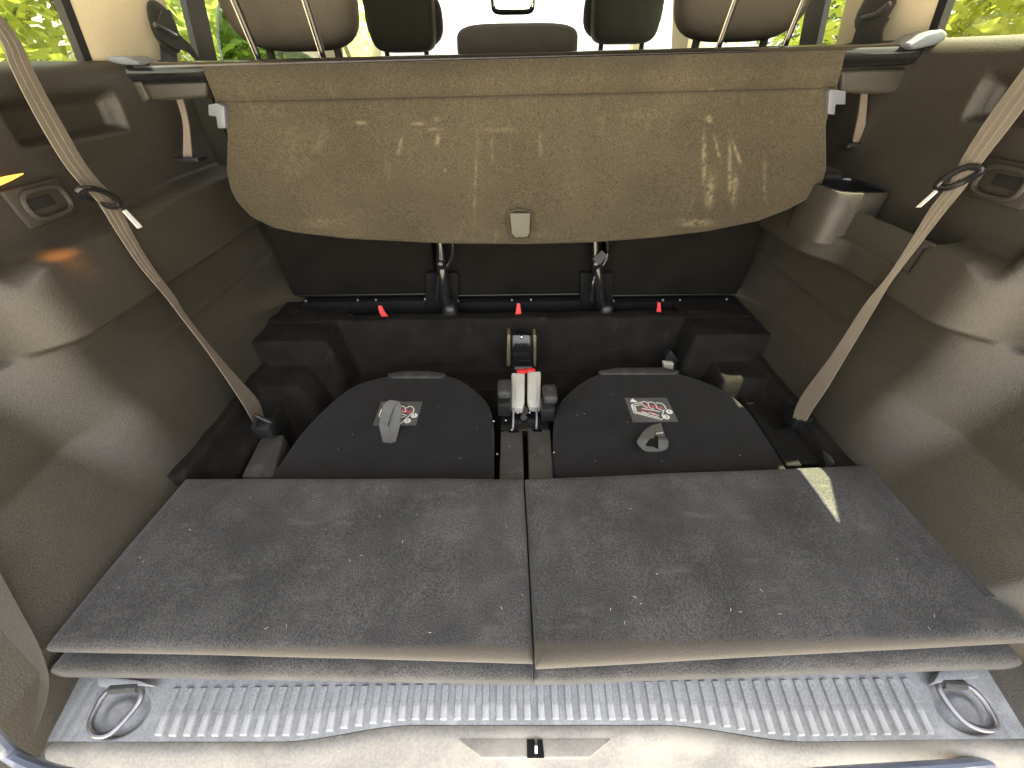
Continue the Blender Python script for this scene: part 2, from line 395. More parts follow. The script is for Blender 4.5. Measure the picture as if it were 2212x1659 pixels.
# ================================================================== REAR VIEW MIRROR
MROT = Matrix.Rotation(R(-24), 3, 'Z')
mr = thing('rear_view_mirror', 'rounded rear view mirror reflecting green trees at top of the windscreen', 'mirror', (0, 2.3, .9))
c = at(1108, -4, y=2.30); c2 = at(1062, 0, y=2.30)
hw = abs(c2.x - c.x) + .004
v, f = superbox(c, (hw, .015, .052), 5, 32, taper=-.0); part('mirror_housing', v, f, M_black, mr)
v, f = superbox(c + Vector((0, -.012, 0)), (hw - .008, .006, .044), 5, 32)
part('mirror_glass', v, f, mat('mirror_glass', (.8, .85, .8), .04, .5, metal=1, var=.02), mr)
v, f = tube([c + Vector((0, .01, .03)), c + Vector((0, .04, .12))], .008); part('mirror_stalk', v, f, M_black, mr)

# ================================================================== SIDE TRIMS
def prot(y, z, right):
    """inward depth of the moulded panel from the outer wall"""
    k = sm(.45, .475, y)                                    # 1 along the arm-rest over the wheel arch
    t_ = max(0., min(1., (.482 - y) / .075)); end = 1 - math.sqrt(max(0., 1 - t_ * t_)); end = min(end, 1.)
    low = lerp(.070, .034, sm(-.06, .22, z)) + .011 * (1 - sm(.07, .16, z))
    # behind the wheel arch the panel falls back outwards over a sloping foot
    foot = lerp(.085, .002, max(0., min(1., (z + .03) / (.125 + .10 * (y - .3))))) - .035 * sm(.12, .26, z)
    tl_ = 1 - sm(.36, .468, y)
    low = lerp(low, foot, tl_)
    band = .060 - .115 * end
    if right: band += .034 * sm(.66, .75, y)
    a = sm(.229, .2345, z)
    p = lerp(low, band, a)
    upper = .004 + .012 * sm(.40, .50, z)
    topz = lerp(.335, .350, sm(.55, .85, y)) - .02 * t_ * t_
    if right: topz = lerp(.322, .345, sm(.70, .74, y)); topz -= .042 * sm(.545, .55, y) * (1 - sm(.838, .842, y)); topz -= .02 * t_ * t_
    fall = sm(topz - .003, topz + .004, z) if k > .5 else sm(.30, .40, z)
    if .40 < y < .50: q_ = sm(.44, .485, y); fall = lerp(sm(.30, .40, z), sm(topz - .02 * (1 - q_) - .003, topz + .004, z), q_)
    p = lerp(p, upper, fall)
    if right: y0, y1, z0, z1 = .50, .66, .455, .512
    else: y0, y1, z0, z1 = .60, .795, .443, .502
    rec = sm(y0, y0 + .02, y) * (1 - sm(y1 - .010, y1, y)) * sm(z0, z0 + .008, z) * (1 - sm(z1 - .02, z1, z))
    p -= .030 * rec
    if right: p -= .075 * (1 - sm(.135, .20, y))
    # faint fold lines
    p += .004 * math.exp(-((z - .155) / .004) ** 2) * sm(.52, .60, y) * 1.0
    return p
def trim(sgn, label):
    t = thing('side_trim', label, 'trim panel', (sgn * .66, .5, -.1))
    zt = ZL if sgn < 0 else ZR; right = sgn > 0
    ys = [.06 + .0045 * i for i in range(int(.93 / .0045) + 1)]
    zs = [-.16 + .0042 * i for i in range(int((zt - .02 + .16) / .0042) + 1)]
    n = len(ys); V = []; F = []
    for z in zs:
        for y in ys:
            e = 1 - sm(.06, .16, y)
            V.append(Vector((sgn * (.66 - prot(y, z, right)), y, z)))
    rows = len(zs)
    for a in (20, 45, 70, 90, 110):
        for y in ys:
            x0 = .66 - prot(y, zs[-1], right); r = .022
            V.append(Vector((sgn * (x0 + r * (1 - math.cos(R(a)))), y, zs[-1] + r * math.sin(R(a))))); 
        rows += 1
    for y in ys: V.append(Vector((sgn * .715, y, zt - .012)))
    rows += 1
    for j in range(rows - 1):
        for i in range(n - 1): F.append((j * n + i, j * n + i + 1, (j + 1) * n + i + 1, (j + 1) * n + i))
    part('moulded_panel', V, F, M_trim, t, auto=180)
    return t
tl = trim(-1, 'brown grey moulded boot side panel on the left with an amber glow near its edge')
tr_ = trim(1, 'brown grey moulded boot side panel on the right with cup holder and open tray')

# stowage clip plates for the belt tongues
def clip_plate(t, sgn, px, py):
    c = at(px, py, x=sgn * .652)
    x = c.x
    V, F = box(c, (.008, .080, .048), .0035); g = G().add(V, F)
    o = part('clip_plate', g.v, g.f, M_trim, t)
    pts = []
    for k in range(28):
        a = 2 * math.pi * k / 28; q = 2 / 3.2
        pts.append(c + Vector((-sgn * .008, math.copysign(abs(math.cos(a)) ** q, math.cos(a)) * .030, math.copysign(abs(math.sin(a)) ** q, math.sin(a)) * .017)))
    V, F = tube(pts, .0035, 8, closed=True); part('clip_ring', V, F, M_trim, t)
    V, F = box(c + Vector((-sgn * .0035, -.004, .002)), (.003, .034, .014), .001); part('clip_slot', V, F, M_matt, t)
clip_plate(tl, -1, 92, 438); clip_plate(tr_, 1, 2172, 395)
# amber light streak on the left edge: glowing strip added in place of filtered sunlight
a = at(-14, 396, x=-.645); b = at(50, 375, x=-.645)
V, F = tube([a, a.lerp(b, .5), b], [.0042, .003, .0006], 10); part('amber_streak', V, F, M_amber, tl)
ll = bpy.data.lights.new('amber_glow', 'SPOT'); ll.energy = .35; ll.color = (1, .33, .05); ll.spot_size = R(26); ll.spot_blend = .8; ll.shadow_soft_size = .01
lo = bpy.data.objects.new('amber_glow', ll); S.collection.objects.link(lo)  # spot lamp added to throw the orange patch on the trim
lo.location = at(60, 420, x=-.56); lo.rotation_euler = (at(118, 528, x=-.60) - lo.location).to_track_quat('-Z', 'Y').to_euler()

# right-hand tray and cup holder
def tray(t):
    x0, x1 = .597, .662; zt = .352; zb = .272
    g = G()
    def wall(c, s, bv=.003): g.add(*box(c, s, bv))
    V, F = box((.6050, .64, .296), (.007, .205, .052), .003); part('tray_lip', V, F, M_trim, t)
    V, F = box((.637, .645, zb + .012), (.056, .19, .004), .001); part('tray_floor', V, F, M_dark, t)
    # cup holder: block with a rounded square well
    c = at(1828, 400, z=.349); hw, hd = .045, .052
    for nm_, mt_, rings in (('cup_holder_block', M_trim, [(1.13, -.085), (1.13, -.004), (1.09, 0), (1.0, 0)]), ('cup_holder_rim', M_gloss, [(1.0, 0), (.99, .0012), (.96, .0012), (.95, -.002)]), ('cup_well', M_black, [(.95, -.002), (.90, -.02), (.86, -.055), (.02, -.055)])):
        V = []; F = []; n = 32
        for s, dz in rings:
            for k in range(n):
                a = 2 * math.pi * k / n; q = 2 / 4.0
                V.append(c + Vector((math.copysign(abs(math.cos(a)) ** q, math.cos(a)) * hw * s, math.copysign(abs(math.sin(a)) ** q, math.sin(a)) * hd * s, dz)))
        for j in range(len(rings) - 1):
            for k in range(n): F.append((j * n + k, j * n + (k + 1) % n, (j + 1) * n + (k + 1) % n, (j + 1) * n + k))
        part(nm_, V, F, mt_, t)
    # divider walls between cup holder and tray
    for px, py in ((1845, 440), (1890, 455)):
        c = at(px, py, z=.315); V, F = box((.63, c.y, .298), (.06, .007, .05), .003); part('tray_divider', V, F, M_trim, t)
tray(tr_)

# ================================================================== BOOT FLOOR CARPET
fl = thing('floor_carpet', 'black felt carpet of the boot floor rising to a step below the rear seats', 'carpet', (0, .6, -.14))
def fz(x, y):
    z = -.14
    ax = abs(x)
    # raised step under the second row
    z = max(z, lerp(-.14, .048, sm(.775, .815, y))) if y < .845 else lerp(.048, -.06, sm(.845, .86, y))
    z = max(z, lerp(-.14, -.095, sm(.70, .72, y)))
    # stepped blocks at both sides
    s1 = sm(.385, .425, ax) * sm(.69, .735, y); z = max(z, lerp(-.14, .045, s1))
    s2 = sm(.42, .475, ax) * sm(.60, .65, y); z = max(z, lerp(-.14, -.015, s2))
    s3 = sm(.535, .565, ax) * sm(.385, .40, y); z = max(z, lerp(-.14, -.005, s3))
    s4 = sm(.50, .51, ax) * sm(.3, .31, y); z = max(z, lerp(-.14, -.045, s4))
    z += .002 * math.sin(x * 40 + y * 23) * math.sin(y * 55)
    return z
v, f = grid(lambda a, b: (lambda x, y: Vector((x, y, fz(x, y))))(-.64 + 1.28 * a, .20 + .72 * b), 340, 190)
part('carpet', v, f, M_felt, fl, auto=180)
# dark plastic hinge covers beside the folded seats; right one darkened to dim the sun streak
for sgn, pts in ((-1, [(520, 1030), (590, 1030), (612, 938), (566, 938)]), (1, [(1700, 1002), (1775, 1000), (1715, 920), (1668, 925)])):
    V, F = prism([at(a_, b_, z=-.028) for a_, b_ in pts], .05, .004)
    part('hinge_cover', V, F, M_dustpl if sgn < 0 else M_dark, fl)
for sgn, pts in ((1, [(1800, 1000), (1875, 1000), (1800, 905), (1745, 915)]),):
    V, F = prism([at(a_, b_, z=-.012) for a_, b_ in pts], .05, .006); part('belt_cover', V, F, M_dustpl, fl)
# seal strips between wall and floor on the right
V, F = tube([at(a_, b_, z=.004) for a_, b_ in ((1838, 935), (1900, 1010), (1960, 1080), (2050, 1180), (2140, 1290))], .006, 8, flat=.6)
part('edge_strip', V, F, M_dustpl, fl)
# runner on the right of the right hand seat, blackened in place of shade
V, F = prism([at(a_, b_, z=-.02) for a_, b_ in ((1612, 870), (1628, 868), (1735, 1005), (1700, 1005))], .03, .003)
part('seat_runner', V, F, M_black, fl)
for sg, (a0, b0) in ((-1, (575, 925)), (1, (1725, 905))):
    c = at(a0, b0, z=-.01)
    g = G()
    g.add(*box(c, (.035, .028, .03), .004)); g.add(*tube([c + Vector((-.014, -.01, .01)), c + Vector((-.004, 0, .034)), c + Vector((.012, .004, .012))], .005, 8))
    part('belt_anchor', g.v, g.f, M_dark, fl)

# ================================================================== FOLDED REAR SEATS
def P_(lst, z): return [at(a, b, z=z) for a, b in lst]
ZP = -.026
def folded_seat(label, outline, lip, loc):
    t = thing('folded_seat', label, 'seat', loc, 'seats folded into the boot floor')
    V, F = prism(P_(outline, ZP), .06, .007, 4); part('seat_back', V, F, M_pad, t)
    V, F = prism(P_(lip, ZP + .002), .03, .004, 3); part('edge_lip', V, F, M_dustpl, t)
    return t
la = cr([Vector((x, y, 0)) for x, y in [(560, 1060), (600, 1005), (650, 935), (715, 868), (770, 830), (835, 812), (905, 808), (975, 812), (1022, 838), (1056, 874), (1066, 915)]], 3)
fs1 = folded_seat('left folded seat back in black felt with tall upright grey pull loop over its sticker',
                  [(p.x, p.y) for p in la] + [(1064, 1060)], [(835, 806), (872, 800), (930, 800), (965, 806), (955, 816), (845, 816)], (-.25, .5, -.1))
ra = cr([Vector((x, y, 0)) for x, y in [(1196, 915), (1205, 876), (1238, 838), (1290, 808), (1360, 799), (1425, 800), (1490, 812), (1560, 840), (1612, 880), (1660, 945), (1700, 1010), (1735, 1060)]], 3)
fs2 = folded_seat('right folded seat back in black felt with flopped grey pull loop below its sticker',
                  [(p.x, p.y) for p in ra] + [(1198, 1060)], [(1292, 800), (1330, 793), (1430, 792), (1470, 800), (1460, 808), (1300, 808)], (.25, .5, -.1))
# stickers. Zoom coordinates of the photograph -> picture coordinates
K = 2212 / 2560
def S6(x, y, dz=0.): return at((1520 + x / 8.296) * K, (960 + y / 8.296) * K, z=ZP + .0016 + dz)
def S5(x, y, dz=0.): return at((860 + x / 8.508) * K, (960 + y / 8.508) * K, z=ZP + .0016 + dz)
def sticker(t, q):
    V, F = prism(q, .0012, 0); return part('instruction_sticker', V, F, M_sticker, t, smooth=False)
st = sticker(fs2, [S6(345, 285), S6(1215, 285), S6(1460, 775), S6(520, 785)])
lines = [  # white outline of the seat plan
    [(480, 440), (690, 385), (740, 370), (800, 385), (830, 415)], [(480, 440), (535, 600), (1115, 745), (1150, 690)],
    [(500, 440), (560, 580), (1060, 700)], [(540, 450), (590, 570)], [(830, 400), (860, 380), (930, 385), (980, 420)],
    [(990, 405), (1040, 395), (1110, 410), (1170, 460), (1205, 530)], [(690, 400), (740, 460), (820, 500)], [(835, 420), (860, 500), (960, 530)],
    [(985, 430), (1020, 510), (1130, 555)], [(700, 510), (1080, 580)], [(1160, 540), (1120, 660), (1150, 700)], [(690, 580), (830, 620), (860, 600), (1050, 660)],
    [(560, 460), (690, 430)], [(1130, 720), (1160, 690)]]
g = G()
for l in lines: g.add(*strip([S6(a, b) for a, b in l], .0022, Vector((0, 0, .0009))))
tri = [S6(500, 305), S6(625, 385), S6(450, 380)]; g.add([p + Vector((0, 0, .0009)) for p in tri], [(0, 1, 2)])
part('white_pictogram', g.v, g.f, M_white, st, smooth=False)
g = G()
for (x, y) in ((785, 455), (930, 470), (1090, 495), (750, 590), (945, 620)):
    g.add([S6(x - 45, y - 22, .0005), S6(x + 30, y - 26, .0005), S6(x + 52, y + 20, .0005), S6(x - 25, y + 24, .0005)], [(0, 1, 2, 3)])
g.add(*strip([S6(670, 520), S6(900, 560)], .0018, Vector((0, 0, .0004))))
part('red_pictogram', g.v, g.f, M_pink, st, smooth=False)
def badge(c, ch, t, r=.0068):
    n = 20; V = [c + Vector((0, 0, .0011))] + [c + Vector((r * math.cos(2 * math.pi * k / n), r * math.sin(2 * math.pi * k / n), .0011)) for k in range(n)]
    F = [(0, 1 + k, 1 + (k + 1) % n) for k in range(n)]; part('badge', V, F, M_white, t, smooth=False)
    cu = bpy.data.curves.new('digit', 'FONT'); cu.body = ch; cu.size = .011; cu.align_x = 'CENTER'; cu.align_y = 'CENTER'
    tmp = bpy.data.objects.new('digit', cu); S.collection.objects.link(tmp); dg = bpy.context.evaluated_depsgraph_get()
    me = bpy.data.meshes.new_from_object(tmp.evaluated_get(dg)); bpy.data.objects.remove(tmp)
    V = [c + Vector((p.co.x, p.co.y, .0018)) for p in me.vertices]; F = [tuple(p.vertices) for p in me.polygons]
    part('digit', V, F, M_black, t, smooth=False)
badge(S6(1268, 582), '1', st); badge(S6(1205, 690), '2', st)
st = sticker(fs1, [S5(790, 372), S5(1665, 372), S5(1530, 872), S5(615, 875)])
g = G()
for l in [[(1215, 470), (1300, 500), (1320, 600)], [(1330, 520), (1390, 480), (1450, 490), (1490, 540), (1480, 600), (1430, 640)],
          [(800, 540), (745, 690)], [(1440, 630), (1220, 840)], [(1215, 640), (1340, 680)], [(1215, 720), (1300, 690)], [(840, 440), (860, 470)], [(1215, 590), (1310, 600)],
          [(830, 480), (1215, 470)], [(760, 700), (1215, 850)]]:
    g.add(*strip([S5(a, b) for a, b in l], .0024, Vector((0, 0, .0009))))
part('white_pictogram', g.v, g.f, M_white, st, smooth=False)
g = G()
for (x, y) in ((1240, 560), (1390, 590)):
    g.add([S5(x - 55, y - 30, .0005), S5(x + 50, y - 30, .0005), S5(x + 35, y + 35, .0005), S5(x - 50, y + 35, .0005)], [(0, 1, 2, 3)])
part('red_pictogram', g.v, g.f, M_pink, st, smooth=False)
badge(S5(1497, 680), '1', st); badge(S5(1352, 790), '2', st)
# left pull loop: upright band
def S5z(x, y, z): return at((860 + x / 8.508) * K, (960 + y / 8.508) * K, z=z)
def S6z(x, y, z): return at((1520 + x / 8.296) * K, (960 + y / 8.296) * K, z=z)
ea = [S5z(830, 1240, ZP + .001), S5z(790, 1080, ZP + .003), S5z(755, 900, ZP + .010), S5z(770, 760, ZP + .022), S5z(800, 590, ZP + .034), S5z(860, 420, ZP + .044), S5z(990, 340, ZP + .048)]
eb = [S5z(1025, 1255, ZP + .001), S5z(1000, 1090, ZP + .004), S5z(950, 900, ZP + .011), S5z(940, 850, ZP + .020), S5z(1000, 640, ZP + .032), S5z(1080, 470, ZP + .042), S5z(1190, 380, ZP + .046)]
ea2 = [S5z(990, 340, ZP + .048), S5z(1060, 420, ZP + .042), S5z(1010, 620, ZP + .028), S5z(960, 830, ZP + .014), S5z(985, 1040, ZP + .006), S5z(1035, 1245, ZP + .002)]
eb2 = [S5z(1190, 380, ZP + .046), S5z(1220, 500, ZP + .040), S5z(1215, 700, ZP + .026), S5z(1190, 880, ZP + .013), S5z(1145, 1060, ZP + .005), S5z(1100, 1230, ZP + .001)]
g = G().add(*ribbon(ea, eb, .0012, 5)); g.add(*ribbon(ea2, eb2, .0012, 5)); part('pull_loop', g.v, g.f, M_grab, fs1)
# right pull loop: flopped over, folded into a ring
oe = [(1090, 830, .002), (880, 880, .004), (760, 960, .012), (660, 1090, .018), (605, 1200, .020), (680, 1310, .014), (770, 1385, .006), (930, 1400, .003), (1080, 1390, .003), (1200, 1360, .008), (1250, 1270, .016), (1240, 1150, .018), (1160, 1085, .012), (1040, 1070, .006)]
ie = [(1070, 900, .003), (1000, 960, .006), (960, 1100, .010), (880, 1120, .014), (820, 1200, .014), (775, 1270, .010), (860, 1290, .004), (950, 1310, .004), (1040, 1350, .003), (1045, 1300, .006), (1045, 1220, .010), (1040, 1160, .012), (1040, 1110, .010), (1035, 1080, .006)]
g = G().add(*ribbon([S6z(a, b, ZP + c) for a, b, c in oe], [S6z(a, b, ZP + c) for a, b, c in ie], .0014, 4))
g.add(*ribbon([S6z(890, 870, ZP + .0015), S6z(1000, 960, ZP + .002), S6z(980, 1075, ZP + .002)], [S6z(1100, 815, ZP + .0015), S6z(1130, 930, ZP + .002), S6z(1180, 1085, ZP + .002)], .0012, 4))
part('pull_loop', g.v, g.f, M_grab, fs2)
g = G()
for k in range(6): g.add(*strip([S6z(995 + k * 26, 1040 - k * 3, ZP + .0042), S6z(1010 + k * 26, 1018 - k * 3, ZP + .0042)], .0012))
part('stitching', g.v, g.f, M_white, fs2, smooth=False)

# ================================================================== CENTRE MOUNT AND BUCKLES
cm = thing('seat_mount', 'black steel seat mount between the two folded seats with two grey covers', 'bracket', (.0, .55, -.13))
def Z4(a_, b_, **k): return at((1200 + a_ / 3.95) * K, (800 + b_ / 3.95) * K, **k)
# two plastic channel covers
V, F = prism([Z4(190, 1600, z=-.03), Z4(437, 1600, z=-.03), Z4(418, 1080, z=-.03), Z4(385, 1075, z=-.03), Z4(385, 1105, z=-.03), Z4(288, 1108, z=-.03), Z4(280, 1090, z=-.03), Z4(205, 1098, z=-.03)], .03, .0025)
part('channel_cover', V, F, M_dustpl, cm)
V, F = prism([Z4(485, 1600, z=-.03), Z4(725, 1600, z=-.03), Z4(692, 1078, z=-.03), Z4(612, 1078, z=-.03), Z4(606, 1100, z=-.03), Z4(525, 1095, z=-.03), Z4(510, 1068, z=-.03), Z4(470, 1070, z=-.03)], .03, .0025)
part('channel_cover', V, F, M_dustpl, cm)
# upright bracket plate at the step
YB = .745
q = [Z4(300, 470, y=YB), Z4(530, 470, y=YB), Z4(515, 150, y=YB + .02), Z4(312, 150, y=YB + .02)]
V, F = prism(q, .006, .002, 2, Vector((0, 1, 0))); part('bracket_plate', V, F, M_gloss, cm)
for pts in ([(262, 455), (300, 460), (300, 150), (285, 145), (268, 150)], [(530, 455), (555, 465), (560, 160), (545, 148), (525, 150)]):
    V, F = prism([Z4(a, b, y=YB - .004) for a, b in pts], .03, .002, 2, Vector((0, 1, 0))); part('side_flange', V, F, M_olive, cm)
V, F = box(Z4(428, 474, y=YB - .012), (.042, .006, .006), .001); part('bracket_foot', V, F, M_clip, cm)
V, F = box(Z4(410, 462, y=YB + .006), (.085, .016, .004), .001); part('bracket_flange', V, F, M_gloss, cm)
V, F = superbox(Z4(410, 170, y=YB - .006), (.0045, .004, .0045), 2, 14); part('bolt', V, F, M_steel, cm)
for (a, b) in ((240, 680), (690, 730)):
    sg = -1 if a < 400 else 1
    c1 = Z4(a - sg * 0, b, z=.012); c2 = Z4(a + sg * 0 - 25 * (sg > 0), b + 150, z=-.012)
    g = G().add(*box(c1, (.028, .045, .02), .007, seg=3)); part('hinge_cap', g.v, g.f, M_dustpl, cm)
    g = G().add(*box(c2, (.026, .04, .035), .004)); part('hinge_body', g.v, g.f, M_dark, cm)
V, F = box(Z4(430, 930, z=-.06), (.10, .12, .03), .004); part('mount_base', V, F, M_gloss, cm)
for (a, b) in ((330, 940), (560, 940)):
    V, F = tube([Z4(a, 870, z=-.01), Z4(a, 960, z=-.02), Z4(a - 4, 1080, z=-.04)], .0022, 8); part('steel_stalk', V, F, M_steeld, cm)
for (a, b) in ((372, 918), (490, 916), (256, 992), (624, 988), (315, 1085), (135, 1000), (170, 1325), (730, 1308), (240, 690)):
    V, F = superbox(Z4(a, b, z=-.028), (.0028, .0028, .0028), 2, 10); part('rivet', V, F, M_steel, cm)
V, F = tube([Z4(430, 900, z=-.04), Z4(430, 893, z=-.034)], .010, 16); part('pivot', V, F, M_dark, cm)
V, F = tube([Z4(432, 965, z=-.042), Z4(432, 960, z=-.036)], .007, 6); part('nut', V, F, M_dark, cm)
def buckle(label, pts, red):
    t = thing('belt_buckle', label, 'buckle', Z4(pts[0][0], pts[-1][1], z=.0), 'grey belt buckles on the centre mount')
    def tp(a, b): return Z4(a, b, z=.018 - .034 * (b - 500) / 370.)
    V, F = prism([tp(a, b) for a, b in pts], .018, .0035, 3, Vector((0, .1, -.99))); part('buckle_housing', V, F, M_buckle, t)
    V, F = box(tp(*red) + Vector((0, .002, -.004)), (.020, .010, .010), .003); part('release_button', V, F, M_red, t)
    cx = pts[0][0] + (25 if pts[0][0] < 400 else 0)
    ln = [(350, 575), (352, 800)] if pts[0][0] < 400 else [(560, 560), (560, 780)]
    V, F = tube([tp(a, b) + Vector((0, -.0006, .0004)) for a, b in ln], .0012, 6); part('moulded_line', V, F, M_buckle, t)
    return t
buckle('left of the two light grey belt buckles standing on the centre mount', [(308, 865), (420, 870), (440, 800), (443, 522), (310, 516)], (408, 503))
buckle('right of the two light grey belt buckles standing on the centre mount', [(490, 855), (598, 858), (602, 502), (468, 506), (468, 790)], (500, 492))
# small latch behind the right seat
lt = thing('seat_latch', 'small grey topped latch standing behind the right folded seat', 'latch', at(1450, 800, z=-.02))
V, F = prism([at(1436, 804, y=.735), at(1462, 808, y=.735), at(1465, 775, y=.735), at(1450, 758, y=.735), at(1438, 770, y=.735)], .02, .003, 2, Vector((0, 1, 0))); part('latch_body', V, F, M_dark, lt)
V, F = prism([at(1434, 800, y=.725), at(1454, 804, y=.725), at(1456, 786, y=.725), at(1433, 784, y=.725)], .012, .002, 2, Vector((0, 1, 0))); part('latch_cap', V, F, M_buckle, lt)

# ================================================================== FOLDING FLOOR BOARDS
def slab(outl, z, th, r, nm, t, mt, wob=.0, seed=0):
    """carpeted board: rounded edges and a slightly uneven surface. outl = (far left, far right, near right, near left) pixels"""
    A, B, C_, D = [at(a, b, z=z) for a, b in outl]
    nu, nv = 60, 40; V = []; F = []
    rs = random.Random(seed); ph = [rs.uniform(0, 6) for _ in range(6)]
    def top(u, v_):
        p = A.lerp(B, u).lerp(D.lerp(C_, u), v_)
        p.z += wob * (math.sin(u * 5 + ph[0]) * math.sin(v_ * 4 + ph[1]) + .5 * math.sin(u * 13 + ph[2] + v_ * 6)); return p
    def ss(t_, k): # clustered parameter
        return t_
    us = [0, .002, .006, .012] + [.012 + (.976) * i / (nu - 8) for i in range(1, nu - 8)] + [.988, .994, .998, 1]
    vs = us
    L1 = (B - A).length; L2 = (D - A).length
    for v_ in vs:
        for u in us:
            p = top(u, v_)
            du = min(u, 1 - u) * L1; dv = min(v_, 1 - v_) * L2
            d = min(du, dv)
            # rounded-off corner
            if d < r: p.z -= r - math.sqrt(max(0, r * r - (r - d) ** 2))
            V.append(p)
    n = len(us)
    for j in range(n - 1):
        for i in range(n - 1): F.append((j * n + i, j * n + i + 1, (j + 1) * n + i + 1, (j + 1) * n + i))
    # skirt down and underside rounded
    bd = [i for i in range(n)] + [(j + 1) * n - 1 for j in range(1, n)] + [(n - 1) * n + i for i in range(n - 2, -1, -1)] + [j * n for j in range(n - 2, 0, -1)]
    cen = (A + B + C_ + D) / 4
    prev = bd
    for dz, ins in ((-(th - 2 * r) - r * .0, 0), (-(th - 2 * r) - r * .5, .15 * r), (-(th - 2 * r) - r, r * .9)):
        cur = []
        for i in bd:
            p = V[i].copy(); d = Vector((cen.x - p.x, cen.y - p.y, 0)).normalized(); p += d * ins; p.z = V[i].z + dz; cur.append(len(V)); V.append(p)
        for k in range(len(bd)):
            F.append((prev[k], prev[(k + 1) % len(bd)], cur[(k + 1) % len(bd)], cur[k]))
        prev = cur
    return part(nm, V, F, mt, t, auto=180)
fb1 = thing('folding_floor_board', 'left charcoal carpeted floor board, doubled over in front of the folded seat', 'floor board', (-.3, .27, -.06), 'folded carpeted floor boards')
slab([(397, 1027), (1131, 1029), (1153, 1424), (84, 1398)], 0, .028, .0125, 'upper_leaf', fb1, M_worn, .0012, 1)
slab([(420, 1050), (1131, 1050), (1151, 1466), (92, 1448)], -.025, .042, .014, 'lower_leaf', fb1, M_carpet, .001, 2)
fb2 = thing('folding_floor_board', 'right charcoal carpeted floor board, doubled over and crossed by a sunlit sliver', 'floor board', (.3, .27, -.06), 'folded carpeted floor boards')
slab([(1134, 1029), (1884, 999), (2262, 1376), (1157, 1436)], .003, .030, .0125, 'upper_leaf', fb2, M_worn, .0012, 3)
slab([(1134, 1045), (1884, 1020), (2225, 1430), (1153, 1466)], -.025, .042, .014, 'lower_leaf', fb2, M_carpet, .001, 4)

# lint and hairs on the boards and the seats
def lint(n, region, z, seed, name, label, mt=M_lint, size=(.0007, .0024), rw=.0002):
    rs = random.Random(seed); g = G()
    for _ in range(n):
        px = rs.uniform(region[0], region[2]); py = rs.uniform(region[1], region[3])
        p = at(px, py, z=z)
        if abs(p.x) > .56 : continue
        a = rs.uniform(0, math.pi); l = rs.uniform(*size); d = Vector((math.cos(a), math.sin(a), 0)) * l
        g.add(*tube([p - d, p + Vector((0, 0, .0004)) + d.cross(Vector((0, 0, 1))) * rs.uniform(-.3, .3), p + d], rw * rs.uniform(.7, 1.4), 4))
    o = mk(name, g.v, g.f, mt); o['label'] = label; o['category'] = 'lint'; o['kind'] = 'stuff'; return o
lint(32, (250, 1060, 2050, 1370), .0045, 5, 'lint', 'pale lint and hairs scattered over the charcoal floor boards')
lint(22, (640, 850, 1620, 1000), ZP + .003, 6, 'lint', 'white fluff caught on the black folded seat backs', size=(.0007, .002), rw=.00022)

# ================================================================== LOAD SILL
sill = thing('load_sill', 'dusty grey ribbed plastic load sill along the bottom of the boot opening', 'sill', (0, .09, -.1))
SL = math.tan(R(14)); Y0 = .150; Z0 = -.080
def sz(y): return Z0 - (Y0 - y) * SL
def sat(px, py, dz=0.):
    d = ray(px, py); # z = Z0-(Y0-y)*SL
    t = (Z0 - Y0 * SL - CAM.z + CAM.y * SL + dz) / (d.z - d.y * SL); return CAM + d * t
def edge_y(px):      # lower border of the ribbed plate, dipping round the latch
    k = sm(600, 900, px) * (1 - sm(1420, 1750, px)); return lerp(1602, 1566, k) - 6 * sm(1700, 2200, px)
def plate(a, b):
    px0 = lerp(100, 2196, a)
    top = sat(lerp(195, 2120, a), 1425, -.004); bot = sat(lerp(85, 2225, a), edge_y(lerp(85, 2225, a)), -.004)
    p = top.lerp(bot, b)
    for wc in WELLS:
        d = math.hypot((p.x - wc.x) / .034, (p.y - wc.y) / .0235)
        p.z -= .009 * (1 - sm(.90, 1.08, d)) * (.35 + .65 * sm(.40, .80, d))
    for gx in (.018, .030):     # fine lines near the ends
        for e_ in (a - gx, 1 - gx - a): p.z -= .0015 * math.exp(-(e_ / .0015) ** 2)
    return p
WELLS = [sat(255, 1536), sat(2090, 1528)]
v, f = grid(plate, 420, 44); part('tread_plate', v, f, M_sill, sill, auto=180)
